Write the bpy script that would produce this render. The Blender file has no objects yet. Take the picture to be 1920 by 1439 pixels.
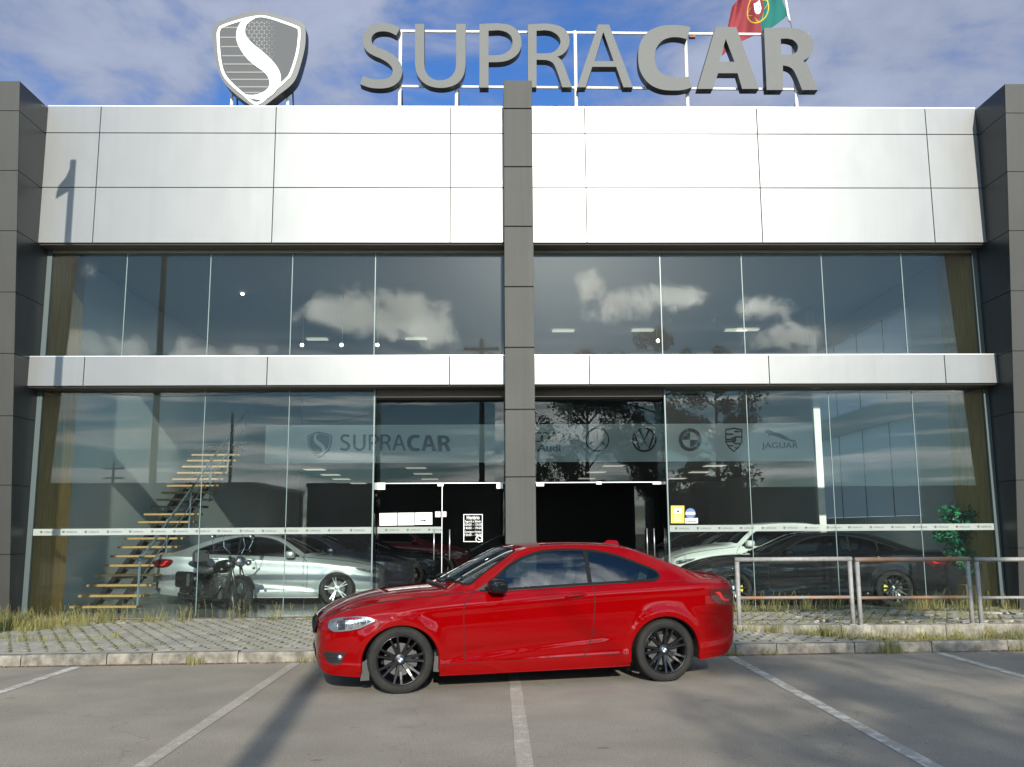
import bpy, bmesh, math, random
import numpy as np
from math import radians as RAD, sin, cos, pi, atan2, sqrt
from mathutils import Vector, Matrix
from mathutils.geometry import delaunay_2d_cdt
random.seed(7); rng = np.random.default_rng(7)
SC = bpy.context.scene
COL = SC.collection

# ------------------------------------------------------------------ camera
CAMZ = 1.57
FPX, PITCH, ROLL, YAW = 1746.81, 0.15450961, -0.005880527, 0.018500543
def cam_basis():
    cy, sy = cos(YAW), sin(YAW); cp, sp = cos(PITCH), sin(PITCH)
    f = np.array([sy*cp, cy*cp, sp]); r = np.array([cy, -sy, 0.0]); u = np.cross(r, f)
    cr, sr = cos(ROLL), sin(ROLL)
    return cr*r+sr*u, -sr*r+cr*u, f
CR, CU_, CF = cam_basis()
cam = bpy.data.cameras.new("camera"); camo = bpy.data.objects.new("camera", cam); COL.objects.link(camo)
M = Matrix.Identity(4)
for i in range(3):
    M[i][0] = CR[i]; M[i][1] = CU_[i]; M[i][2] = -CF[i]
M[2][3] = CAMZ
camo.matrix_world = M
cam.sensor_width = 36; cam.lens = FPX/1920*36; cam.clip_start = 0.1; cam.clip_end = 3000
SC.camera = camo

def PX(u, v, Y):
    """point of the vertical plane at depth Y that the photograph shows at pixel u, v"""
    d = (u-960)/FPX*CR-(v-719.5)/FPX*CU_+CF
    t = Y/d[1]
    return Vector((t*d[0], Y, CAMZ+t*d[2]))
def XZ(u, v, Y):
    p = PX(u, v, Y); return (p.x, p.z)

# ------------------------------------------------------------------ light
SUN = Vector((0.073, -1.0, 0.361)).normalized()          # towards the sun
sl = bpy.data.lights.new("sun", 'SUN'); sl.energy = 4.3; sl.angle = RAD(0.53); sl.color = (1.0, 0.95, 0.845)
so = bpy.data.objects.new("sun", sl); COL.objects.link(so)
so.rotation_euler = SUN.to_track_quat('Z', 'Y').to_euler(); so.location = (0, -30, 30)
SC.view_settings.view_transform = 'Standard'; SC.view_settings.look = 'None'
SC.view_settings.exposure = 0.50; SC.view_settings.gamma = 1.0; SC.view_settings.use_curve_mapping = False
SC.render.engine = 'CYCLES'
cy = SC.cycles
cy.use_denoising = True; cy.max_bounces = 10; cy.transparent_max_bounces = 24; cy.glossy_bounces = 5
cy.diffuse_bounces = 4; cy.caustics_reflective = False; cy.caustics_refractive = False; cy.sample_clamp_indirect = 6.0

W = bpy.data.worlds.new("World"); SC.world = W; W.use_nodes = True
def build_world():
    nt = W.node_tree; N = nt.nodes; L = nt.links; N.clear()
    out = N.new('ShaderNodeOutputWorld'); bg = N.new('ShaderNodeBackground'); bg.inputs[1].default_value = 0.13
    sky = N.new('ShaderNodeTexSky'); sky.sky_type = 'NISHITA'; sky.sun_disc = False
    sky.sun_elevation = math.asin(SUN.z); sky.sun_rotation = atan2(SUN.x, SUN.y)
    sky.air_density = 1.0; sky.dust_density = 0.12; sky.ozone_density = 4.0; sky.altitude = 50
    tc = N.new('ShaderNodeTexCoord')
    def m(op, a, b=None, c=None, clamp=False):
        n = N.new('ShaderNodeMath'); n.operation = op; n.use_clamp = clamp
        for i, v in enumerate((a, b, c)):
            if v is None: continue
            if isinstance(v, (int, float)): n.inputs[i].default_value = v
            else: L.new(v, n.inputs[i])
        return n.outputs[0]
    def ss(v, lo, hi):
        n = N.new('ShaderNodeMapRange'); n.interpolation_type = 'SMOOTHSTEP'
        L.new(v, n.inputs[0]); n.inputs[1].default_value = lo; n.inputs[2].default_value = hi
        return n.outputs[0]
    sep = N.new('ShaderNodeSeparateXYZ'); L.new(tc.outputs['Generated'], sep.inputs[0])
    x, y, z = sep.outputs
    zz = m('MAXIMUM', z, 0.0)
    den = m('ADD', zz, 0.10)
    cmb = N.new('ShaderNodeCombineXYZ'); L.new(m('DIVIDE', x, den), cmb.inputs[0]); L.new(m('DIVIDE', y, den), cmb.inputs[1])
    def noise(vec, scale, detail, rough, dist=0.0, seed=0.0):
        n = N.new('ShaderNodeTexNoise'); n.noise_dimensions = '4D'
        L.new(vec, n.inputs['Vector']); n.inputs['W'].default_value = seed
        n.inputs['Scale'].default_value = scale; n.inputs['Detail'].default_value = detail
        n.inputs['Roughness'].default_value = rough; n.inputs['Distortion'].default_value = dist
        return n.outputs['Fac']
    n1 = noise(cmb.outputs[0], 2.7, 9, 0.55, 0.35, 3.1)
    n2 = noise(cmb.outputs[0], 0.55, 3, 0.5, 0.0, 8.2)
    layer = m('ADD', m('MULTIPLY', n1, 0.72), m('MULTIPLY', n2, 0.42))
    # broken altocumulus over the north half, clearer towards the sun where only a few cumulus stand
    north = m('MAXIMUM', ss(y, -0.35, 0.35), ss(z, 0.34, 0.5))
    thr = m('ADD', layer, m('MULTIPLY', north, 0.155))
    alto = m('MULTIPLY', ss(thr, 0.632, 0.775), m('MAXIMUM', ss(y, -0.25, 0.1), ss(z, 0.36, 0.52)))
    # low streaks near the southern horizon
    cmb2 = N.new('ShaderNodeCombineXYZ')
    L.new(m('MULTIPLY', m('ARCTAN2', x, y), 2.2), cmb2.inputs[0]); L.new(m('MULTIPLY', z, 26.0), cmb2.inputs[1])
    n3 = noise(cmb2.outputs[0], 1.6, 7, 0.6, 0.4, 1.7)
    low = m('MULTIPLY', ss(n3, 0.42, 0.58), m('SUBTRACT', 1.0, ss(z, 0.13, 0.22)))
    # cumulus clouds in the south: (x/-y, z/-y, half width, half height)
    az = m('DIVIDE', x, m('MAXIMUM', m('MULTIPLY', y, -1.0), 0.05)); el = m('DIVIDE', z, m('MAXIMUM', m('MULTIPLY', y, -1.0), 0.05))
    cmb3 = N.new('ShaderNodeCombineXYZ'); L.new(az, cmb3.inputs[0]); L.new(el, cmb3.inputs[1])
    n4 = noise(cmb3.outputs[0], 17.0, 9, 0.66, 0.35, 5.0)
    cum = None
    for (a, e, wx, wz, amp) in ((-0.150, .232, .060, .026, 1), (-0.100, .236, .045, .030, 1), (-0.072, .219, .030, .020, .9), (-0.19, .236, .022, .016, .9),
                           (.145, .244, .038, .030, 1), (.112, .262, .018, .020, .9), (.195, .256, .034, .017, .9),
                           (.325, .206, .050, .016, .9), (.30, .236, .03, .012, .75), (-.62, .30, .12, .035, .9), (.8, .33, .14, .05, .9),
                           (-.43, .195, .12, .020, .75), (-.30, .186, .10, .014, .7)):
        dx = m('DIVIDE', m('SUBTRACT', az, a), wx); dz = m('DIVIDE', m('SUBTRACT', el, e), wz)
        d = m('SQRT', m('ADD', m('MULTIPLY', dx, dx), m('MULTIPLY', dz, dz)))
        v = m('MULTIPLY', m('SUBTRACT', 1.35, d), amp)
        cum = v if cum is None else m('MAXIMUM', cum, v)
    cumd = m('ADD', cum, m('MULTIPLY', m('SUBTRACT', n4, 0.5), 4.2))
    south = m('SUBTRACT', 1.0, ss(y, -0.3, -0.1))
    cumm = m('MULTIPLY', m('MULTIPLY', ss(cumd, 0.15, 0.95), south), 1.0)
    # sun glow through the clouds
    dot = N.new('ShaderNodeVectorMath'); dot.operation = 'DOT_PRODUCT'; L.new(tc.outputs['Generated'], dot.inputs[0]); dot.inputs[1].default_value = SUN
    fs = m('POWER', m('MAXIMUM', dot.outputs['Value'], 0.0), 6.0)
    lum = m('ADD', 2.75, m('MULTIPLY', fs, 50.0))
    shade = m('ADD', 0.10, m('MULTIPLY', n1, 1.65))
    lumv = m('MULTIPLY', m('MULTIPLY', lum, shade), m('ADD', 1.0, m('MULTIPLY', cumm, m('SUBTRACT', m('MULTIPLY', n4, 1.5), .75))))
    cc = N.new('ShaderNodeCombineXYZ')
    L.new(m('MULTIPLY', lumv, m('ADD', 0.82, m('MULTIPLY', fs, 0.13))), cc.inputs[0])
    L.new(m('MULTIPLY', lumv, m('ADD', 0.90, m('MULTIPLY', fs, 0.05))), cc.inputs[1])
    L.new(m('MULTIPLY', lumv, m('SUBTRACT', m('ADD', .95, m('MULTIPLY', ss(y, -0.1, 0.35), .19)), m('MULTIPLY', fs, 0.06))), cc.inputs[2])
    mask = m('MAXIMUM', m('MAXIMUM', m('MULTIPLY', alto, 0.88), m('MULTIPLY', low, 0.9)), cumm, clamp=False)
    mask = m('MINIMUM', mask, 1.0)
    mix = N.new('ShaderNodeMix'); mix.data_type = 'RGBA'
    tint = N.new('ShaderNodeMix'); tint.data_type = 'RGBA'; tint.blend_type = 'MULTIPLY'; tint.inputs[0].default_value = 1.0; L.new(sky.outputs[0], tint.inputs[6]); tm_ = N.new('ShaderNodeMix'); tm_.data_type = 'RGBA'; L.new(ss(y, -0.5, 0.4), tm_.inputs[0]); tm_.inputs[6].default_value = (.76, 1.04, 1.14, 1); tm_.inputs[7].default_value = (.42, .61, .87, 1); L.new(tm_.outputs[2], tint.inputs[7])
    L.new(mask, mix.inputs[0]); L.new(tint.outputs[2], mix.inputs[6]); L.new(cc.outputs[0], mix.inputs[7])
    L.new(mix.outputs[2], bg.inputs[0]); L.new(bg.outputs[0], out.inputs[0])
build_world()

# ------------------------------------------------------------------ materials
MATS = {}
def nodes(m):
    nt = m.node_tree; return nt, nt.nodes, nt.links
def mat(name, col, rough=0.6, metal=0.0, var=0.0, vscale=3.0, bump=0.0, bscale=60.0, spec=0.5, coat=0.0, emit=None, estr=0.0,
        col2=None, rvar=0.0, aniso=0.0, detail=6, stretch=None, island=0.0, transl=0.0):
    if name in MATS: return MATS[name]
    m = bpy.data.materials.new(name); m.use_nodes = True
    nt, N, L = nodes(m); p = N['Principled BSDF']
    p.inputs['Base Color'].default_value = (*col, 1); p.inputs['Roughness'].default_value = rough
    p.inputs['Metallic'].default_value = metal; p.inputs['Specular IOR Level'].default_value = spec
    p.inputs['Coat Weight'].default_value = coat; p.inputs['Coat Roughness'].default_value = 0.03
    if emit: p.inputs['Emission Color'].default_value = (*emit, 1); p.inputs['Emission Strength'].default_value = estr
    tc = N.new('ShaderNodeTexCoord'); vec = tc.outputs['Object']
    geo = N.new('ShaderNodeNewGeometry'); vec = geo.outputs['Position']
    if stretch:
        mp = N.new('ShaderNodeMapping'); mp.inputs['Scale'].default_value = stretch; L.new(vec, mp.inputs[0]); vec = mp.outputs[0]
    last = None
    if var or col2:
        n = N.new('ShaderNodeTexNoise'); n.inputs['Scale'].default_value = vscale; n.inputs['Detail'].default_value = detail
        n.inputs['Roughness'].default_value = 0.6; L.new(vec, n.inputs['Vector'])
        r = N.new('ShaderNodeValToRGB'); L.new(n.outputs['Fac'], r.inputs[0])
        c2 = col2 or tuple(c*(1-var) for c in col); c1 = tuple(min(1, c*(1+var)) for c in col) if not col2 else col
        r.color_ramp.elements[0].position = 0.35; r.color_ramp.elements[1].position = 0.68
        r.color_ramp.elements[0].color = (*c2, 1); r.color_ramp.elements[1].color = (*c1, 1)
        L.new(r.outputs[0], p.inputs['Base Color']); last = r.outputs[0]
        if rvar:
            mr = N.new('ShaderNodeMapRange'); L.new(n.outputs['Fac'], mr.inputs[0])
            mr.inputs[1].default_value = .3; mr.inputs[2].default_value = .7; mr.inputs[3].default_value = max(0, rough-rvar); mr.inputs[4].default_value = rough+rvar
            L.new(mr.outputs[0], p.inputs['Roughness'])
    if island:
        hs = N.new('ShaderNodeHueSaturation'); mr = N.new('ShaderNodeMapRange')
        L.new(geo.outputs['Random Per Island'], mr.inputs[0]); mr.inputs[3].default_value = 1-island; mr.inputs[4].default_value = 1+island
        L.new(mr.outputs[0], hs.inputs['Value'])
        mr2 = N.new('ShaderNodeMapRange'); L.new(geo.outputs['Random Per Island'], mr2.inputs[0]); mr2.inputs[3].default_value = .53; mr2.inputs[4].default_value = .47
        L.new(mr2.outputs[0], hs.inputs['Hue'])
        if last: L.new(last, hs.inputs['Color'])
        else: hs.inputs['Color'].default_value = (*col, 1)
        L.new(hs.outputs[0], p.inputs['Base Color']); last = hs.outputs[0]
    if bump:
        n = N.new('ShaderNodeTexNoise'); n.inputs['Scale'].default_value = bscale; n.inputs['Detail'].default_value = 5; L.new(vec, n.inputs['Vector'])
        b = N.new('ShaderNodeBump'); b.inputs['Strength'].default_value = bump; b.inputs['Distance'].default_value = 0.01
        L.new(n.outputs['Fac'], b.inputs['Height']); L.new(b.outputs[0], p.inputs['Normal'])
    if transl:
        tr = N.new('ShaderNodeBsdfTranslucent'); mx = N.new('ShaderNodeMixShader'); mx.inputs[0].default_value = transl
        if last: L.new(last, tr.inputs[0])
        else: tr.inputs[0].default_value = (*col, 1)
        L.new(p.outputs[0], mx.inputs[1]); L.new(tr.outputs[0], mx.inputs[2]); L.new(mx.outputs[0], N['Material Output'].inputs[0])
    MATS[name] = m
    return m

def glass_mat(name, tint, ior=1.5, gain=1.0, rough=0.0, dirt=0.0, dirtcol=(.5, .52, .5), sheen=0.0, wave=0.0):
    m = bpy.data.materials.new(name); m.use_nodes = True
    nt, N, L = nodes(m); N.remove(N['Principled BSDF'])
    fr = N.new('ShaderNodeFresnel'); fr.inputs[0].default_value = ior
    mu = N.new('ShaderNodeMath'); mu.operation = 'MULTIPLY'; mu.use_clamp = True; L.new(fr.outputs[0], mu.inputs[0]); mu.inputs[1].default_value = gain
    tr = N.new('ShaderNodeBsdfTransparent'); tr.inputs[0].default_value = (*tint, 1)
    gl = N.new('ShaderNodeBsdfGlossy'); gl.inputs['Roughness'].default_value = rough
    if wave:
        ge = N.new('ShaderNodeNewGeometry'); nw = N.new('ShaderNodeTexNoise'); nw.inputs['Scale'].default_value = .75; nw.inputs['Detail'].default_value = 1; L.new(ge.outputs['Position'], nw.inputs['Vector'])
        bw = N.new('ShaderNodeBump'); bw.inputs['Strength'].default_value = 1.0; bw.inputs['Distance'].default_value = wave; L.new(nw.outputs['Fac'], bw.inputs['Height']); L.new(bw.outputs[0], gl.inputs['Normal'])
    mx = N.new('ShaderNodeMixShader'); L.new(mu.outputs[0], mx.inputs[0]); L.new(tr.outputs[0], mx.inputs[1]); L.new(gl.outputs[0], mx.inputs[2])
    outp = mx.outputs[0]
    if sheen:      # the greasy film on the panes spreads a little light around the mirrored sun
        g2 = N.new('ShaderNodeBsdfGlossy'); g2.inputs['Roughness'].default_value = .30; m3 = N.new('ShaderNodeMixShader'); m3.inputs[0].default_value = sheen
        L.new(outp, m3.inputs[1]); L.new(g2.outputs[0], m3.inputs[2]); outp = m3.outputs[0]
    if dirt:
        geo = N.new('ShaderNodeNewGeometry'); n = N.new('ShaderNodeTexNoise'); n.inputs['Scale'].default_value = 0.7; n.inputs['Detail'].default_value = 8
        L.new(geo.outputs['Position'], n.inputs['Vector'])
        mr = N.new('ShaderNodeMapRange'); L.new(n.outputs['Fac'], mr.inputs[0]); mr.inputs[1].default_value = .35; mr.inputs[2].default_value = .75
        mr.inputs[3].default_value = dirt*.4; mr.inputs[4].default_value = dirt*1.6
        d = N.new('ShaderNodeBsdfDiffuse'); d.inputs[0].default_value = (*dirtcol, 1)
        m2 = N.new('ShaderNodeMixShader'); L.new(mr.outputs[0], m2.inputs[0]); L.new(outp, m2.inputs[1]); L.new(d.outputs[0], m2.inputs[2]); outp = m2.outputs[0]
    L.new(outp, N['Material Output'].inputs[0]); MATS[name] = m
    return m

M_ASPH = mat("asphalt", (.310, .274, .214), .9, var=.10, vscale=.9, bump=.5, bscale=160, rvar=.05, detail=12)
def asphalt_detail(m, speck=.30):
    nt, N, L = nodes(m); p = N['Principled BSDF']; src = p.inputs['Base Color'].links[0].from_socket
    geo = N.new('ShaderNodeNewGeometry'); f = None; col = src
    for (sc, lo, hi, a, b, det) in ((85, .34, .66, 1-speck*1.2, 1+speck, 3), (260, .32, .70, 1-speck, 1+speck*.8, 2), (38, .3, .7, .90, 1.07, 5), (1.5, .30, .72, .86, 1.07, 8), (.33, .35, .65, .90, 1.05, 3)):
        n = N.new('ShaderNodeTexNoise'); n.inputs['Scale'].default_value = sc; n.inputs['Detail'].default_value = det; n.inputs['Roughness'].default_value = .65; L.new(geo.outputs['Position'], n.inputs['Vector'])
        mr = N.new('ShaderNodeMapRange'); L.new(n.outputs['Fac'], mr.inputs[0]); mr.inputs[1].default_value = lo; mr.inputs[2].default_value = hi; mr.inputs[3].default_value = a; mr.inputs[4].default_value = b
        vm = N.new('ShaderNodeVectorMath'); vm.operation = 'SCALE'; L.new(col, vm.inputs[0]); L.new(mr.outputs[0], vm.inputs['Scale']); col = vm.outputs[0]
    # oil spots and tar marks
    v = N.new('ShaderNodeTexVoronoi'); v.inputs['Scale'].default_value = 1.1; v.inputs['Randomness'].default_value = 1; mp = N.new('ShaderNodeMapping'); mp.inputs['Scale'].default_value = (1, 2.0, 1); L.new(geo.outputs['Position'], mp.inputs[0])
    L.new(mp.outputs[0], v.inputs['Vector']); mr = N.new('ShaderNodeMapRange'); mr.interpolation_type = 'SMOOTHSTEP'; L.new(v.outputs['Distance'], mr.inputs[0]); mr.inputs[1].default_value = .035; mr.inputs[2].default_value = .075; mr.inputs[3].default_value = .62; mr.inputs[4].default_value = 1.0
    vm = N.new('ShaderNodeVectorMath'); vm.operation = 'SCALE'; L.new(col, vm.inputs[0]); L.new(mr.outputs[0], vm.inputs['Scale'])
    # hairline cracks
    nz = N.new('ShaderNodeTexNoise'); nz.inputs['Scale'].default_value = 2.2; nz.inputs['Detail'].default_value = 6; L.new(geo.outputs['Position'], nz.inputs['Vector'])
    ad = N.new('ShaderNodeVectorMath'); ad.operation = 'MULTIPLY_ADD'; L.new(nz.outputs['Color'], ad.inputs[0]); ad.inputs[1].default_value = (.9, .9, 0); L.new(geo.outputs['Position'], ad.inputs[2])
    vc = N.new('ShaderNodeTexVoronoi'); vc.feature = 'DISTANCE_TO_EDGE'; vc.inputs['Scale'].default_value = .28; L.new(ad.outputs[0], vc.inputs['Vector'])
    mc = N.new('ShaderNodeMapRange'); L.new(vc.outputs['Distance'], mc.inputs[0]); mc.inputs[1].default_value = .0012; mc.inputs[2].default_value = .0035; mc.inputs[3].default_value = .84; mc.inputs[4].default_value = 1.0
    v2 = N.new('ShaderNodeVectorMath'); v2.operation = 'SCALE'; L.new(vm.outputs[0], v2.inputs[0]); L.new(mc.outputs[0], v2.inputs['Scale']); L.new(v2.outputs[0], p.inputs['Base Color'])
asphalt_detail(M_ASPH)
M_PAINT = mat("road_paint", (.60, .575, .50), .8, col2=(.39, .36, .30), vscale=7, bump=.3, bscale=90, detail=9)
M_PAINT2 = mat("worn_road_paint", (.52, .475, .39), .85, col2=(.40, .358, .285), vscale=8, bump=.3, bscale=90, detail=9)
for q_ in (M_PAINT, M_PAINT2):
    for n_ in q_.node_tree.nodes:
        if n_.bl_idname == 'ShaderNodeValToRGB': n_.color_ramp.elements[0].position = .46 if q_ is M_PAINT else .54; n_.color_ramp.elements[1].position = .56 if q_ is M_PAINT else .66
asphalt_detail(M_PAINT, .12); asphalt_detail(M_PAINT2, .22)
M_KERB = mat("kerb_concrete", (.20, .182, .148), .95, var=.5, vscale=7, bump=.6, bscale=45, detail=9)
M_PAVER = mat("paver_concrete", (.345, .32, .265), .92, var=.2, vscale=4, bump=.5, bscale=70, detail=9)
M_EARTH = mat("earth", (.20, .175, .12), 1, var=.4, vscale=9, bump=.8, bscale=40)
M_WALLC = mat("old_concrete", (.25, .23, .185), .95, var=.40, vscale=6, bump=.5, bscale=40)
M_FASC = mat("silver_composite_panel", (.190, .196, .195), .40, metal=.40, var=.015, vscale=.6, spec=.5, stretch=(1, 1, .3))
def wavy(m, strength, scale=1.1):
    nt, N, L = nodes(m); p = N['Principled BSDF']; geo = N.new('ShaderNodeNewGeometry'); n = N.new('ShaderNodeTexNoise'); n.inputs['Scale'].default_value = scale; n.inputs['Detail'].default_value = 2; L.new(geo.outputs['Position'], n.inputs['Vector'])
    b = N.new('ShaderNodeBump'); b.inputs['Strength'].default_value = strength; b.inputs['Distance'].default_value = .05; L.new(n.outputs['Fac'], b.inputs['Height']); L.new(b.outputs[0], p.inputs['Normal'])
wavy(M_FASC, .12)
def streaks(m, amt):
    nt, N, L = nodes(m); p = N['Principled BSDF']; src = p.inputs['Base Color'].links[0].from_socket; geo = N.new('ShaderNodeNewGeometry'); col = src
    for (sc, st, a) in ((1.0, (7, 7, .22), amt), (1.0, (22, 22, .9), amt*.6), (.8, (1, 1, 1), amt*.8)):
        mp = N.new('ShaderNodeMapping'); mp.inputs['Scale'].default_value = st; L.new(geo.outputs['Position'], mp.inputs[0])
        n = N.new('ShaderNodeTexNoise'); n.inputs['Scale'].default_value = sc; n.inputs['Detail'].default_value = 4; L.new(mp.outputs[0], n.inputs['Vector'])
        mr = N.new('ShaderNodeMapRange'); L.new(n.outputs['Fac'], mr.inputs[0]); mr.inputs[1].default_value = .45; mr.inputs[2].default_value = .75; mr.inputs[3].default_value = 1; mr.inputs[4].default_value = 1-a
        vm = N.new('ShaderNodeVectorMath'); vm.operation = 'SCALE'; L.new(col, vm.inputs[0]); L.new(mr.outputs[0], vm.inputs['Scale']); col = vm.outputs[0]
    L.new(col, p.inputs['Base Color'])
streaks(M_FASC, .04)
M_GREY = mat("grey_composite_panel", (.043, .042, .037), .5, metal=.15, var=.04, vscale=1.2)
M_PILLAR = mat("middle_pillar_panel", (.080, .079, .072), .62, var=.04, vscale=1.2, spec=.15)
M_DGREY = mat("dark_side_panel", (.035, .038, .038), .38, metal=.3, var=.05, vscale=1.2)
M_GAP = mat("joint_shadow_gap", (.05, .05, .05), .9)
M_SOFF = mat("soffit_brown", (.075, .062, .05), .6)
M_ALU = mat("brushed_aluminium", (.55, .56, .55), .35, metal=.8)
M_WHITEM = mat("white_steel", (.68, .67, .63), .5, var=.06, vscale=6)
M_RUST = mat("rusty_steel", (.30, .12, .05), .85, var=.4, vscale=12)
M_LETTER = mat("letter_grey_paint", (.088, .091, .086), .6, var=.03, vscale=1)
M_LSIDE = mat("letter_return", (.035, .037, .04), .5)
M_BLACK = mat("black_plastic", (.012, .012, .013), .45)
M_BLKSAT = mat("black_steel", (.02, .021, .022), .35)
M_WHITE = mat("white_print", (.85, .85, .83), .6)
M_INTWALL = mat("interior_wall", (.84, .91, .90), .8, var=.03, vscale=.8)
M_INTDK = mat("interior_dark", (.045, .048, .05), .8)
M_FLOOR = mat("showroom_tile", (.20, .205, .205), .18, var=.1, vscale=1.2)
M_CEIL = mat("interior_ceiling", (.5, .52, .52), .8)
M_BROWN = mat("bronze_column", (.55, .36, .13), .55, var=.25, vscale=6, stretch=(6, 6, .3))
M_TREAD = mat("oak_tread", (.34, .205, .07), .5, var=.2, vscale=10, stretch=(1, 8, 8))
M_GALV = mat("galvanised_pipe", (.26, .25, .23), .6, metal=.08, var=.18, vscale=14, bump=.15, bscale=80)
M_GALVR = mat("rusting_pipe", (.24, .235, .22), .7, metal=.1, col2=(.36, .15, .05), vscale=4.5, bump=.3, bscale=80)
M_SIDEP = mat("side_pane_diffuse", (.70, .745, .74), .3, transl=.6)
def sidep():
    nt, N, L = nodes(M_SIDEP); out = N['Material Output']; src = out.inputs[0].links[0].from_socket; t = N.new('ShaderNodeBsdfTransparent'); t.inputs[0].default_value = (.8, .86, .86, 1)
    mx = N.new('ShaderNodeMixShader'); mx.inputs[0].default_value = .12; L.new(src, mx.inputs[1]); L.new(t.outputs[0], mx.inputs[2]); L.new(mx.outputs[0], out.inputs[0])
sidep()
M_FROST = glass_mat("frosted_vinyl", (.6, .6, .6), 1.3, 1.0)
def frost():
    m = MATS["frosted_vinyl"]; nt, N, L = nodes(m)
    for n in list(N):
        if n.bl_idname != 'ShaderNodeOutputMaterial': N.remove(n)
    d = N.new('ShaderNodeBsdfDiffuse'); d.inputs[0].default_value = (.42, .46, .42, 1)
    t = N.new('ShaderNodeBsdfTransparent'); mx = N.new('ShaderNodeMixShader'); mx.inputs[0].default_value = .62
    L.new(t.outputs[0], mx.inputs[1]); L.new(d.outputs[0], mx.inputs[2]); L.new(mx.outputs[0], N['Material Output'].inputs[0])
frost()
M_CLEAR = glass_mat("clear_side_glass", (.93, .95, .95), 1.45, .35)
M_GLASS = glass_mat("showroom_glass", (.925, .97, .955), 1.52, .62, 0.0, .0022, (.40, .5, .48), sheen=.0030, wave=.0006)
M_DGLASS = glass_mat("door_glass", (.72, .76, .76), 1.52, .52, 0.0, .002)
M_GEDGE = mat("glass_edge_green", (.16, .22, .205), .3)
M_GRASS = mat("dry_grass", (.36, .31, .12), .7, col2=(.20, .215, .06), vscale=3.5, island=.35, transl=.35)
M_MOSS = mat('moss', (.075, .085, .035), .95, island=.35)
M_LEAF = mat("tree_leaf", (.055, .085, .03), .6, island=.4, transl=.3)
M_BARK = mat("bark", (.10, .08, .06), .9, var=.3, vscale=12)
M_FICUS = mat("ficus_leaf", (.025, .18, .09), .35, island=.45, transl=.15)
M_LITTER = mat("leaf_litter", (.17, .085, .045), .95, island=.5)
M_WOODP = mat("pole_wood", (.12, .095, .07), .9, var=.25, vscale=8, stretch=(4, 4, .4))
M_WARE = mat("warehouse_wall", (.17, .17, .16), .8, var=.08, vscale=.5)
M_WARE2 = mat("pale_warehouse_wall", (.30, .30, .28), .8, var=.08, vscale=.5)
M_PANEL = mat("light_panel", (.8, .8, .7), .6, emit=(1, .95, .78), estr=.36)
M_SPOT = mat("spot_lens", (.9, .9, .9), .5, emit=(1, .98, .95), estr=14)
M_SIGNBAND = mat("mezzanine_white_board", (.85, .87, .84), .7)
M_SIGNINK = mat("sign_ink", (.04, .045, .05), .6)
M_SIGNBLUE = mat("sign_blue_grey", (.10, .15, .19), .6)

# ------------------------------------------------------------------ object helpers
def tag(o, label=None, cat=None, group=None, kind=None):
    if label: o['label'] = label
    if cat: o['category'] = cat
    if group: o['group'] = group
    if kind: o['kind'] = kind
    return o
def empty(name, loc=(0, 0, 0), rotz=0.0, **k):
    o = bpy.data.objects.new(name, None); COL.objects.link(o); o.location = loc; o.rotation_euler = (0, 0, rotz)
    o.empty_display_size = .2
    return tag(o, **k)
def link(name, me, m=None, parent=None, smooth=False, **k):
    o = bpy.data.objects.new(name, me); COL.objects.link(o)
    if m is not None and not me.materials:
        for mm in (m if isinstance(m, (list, tuple)) else [m]): me.materials.append(mm)
    if parent is not None: o.parent = parent
    if smooth: me.shade_smooth()
    return tag(o, **k)
def mesh(name, v, f, m=None, parent=None, smooth=False, **k):
    me = bpy.data.meshes.new(name); me.from_pydata([tuple(map(float, p)) for p in v], [], [tuple(map(int, q)) for q in f]); me.update()
    return link(name, me, m, parent, smooth, **k)

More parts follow.
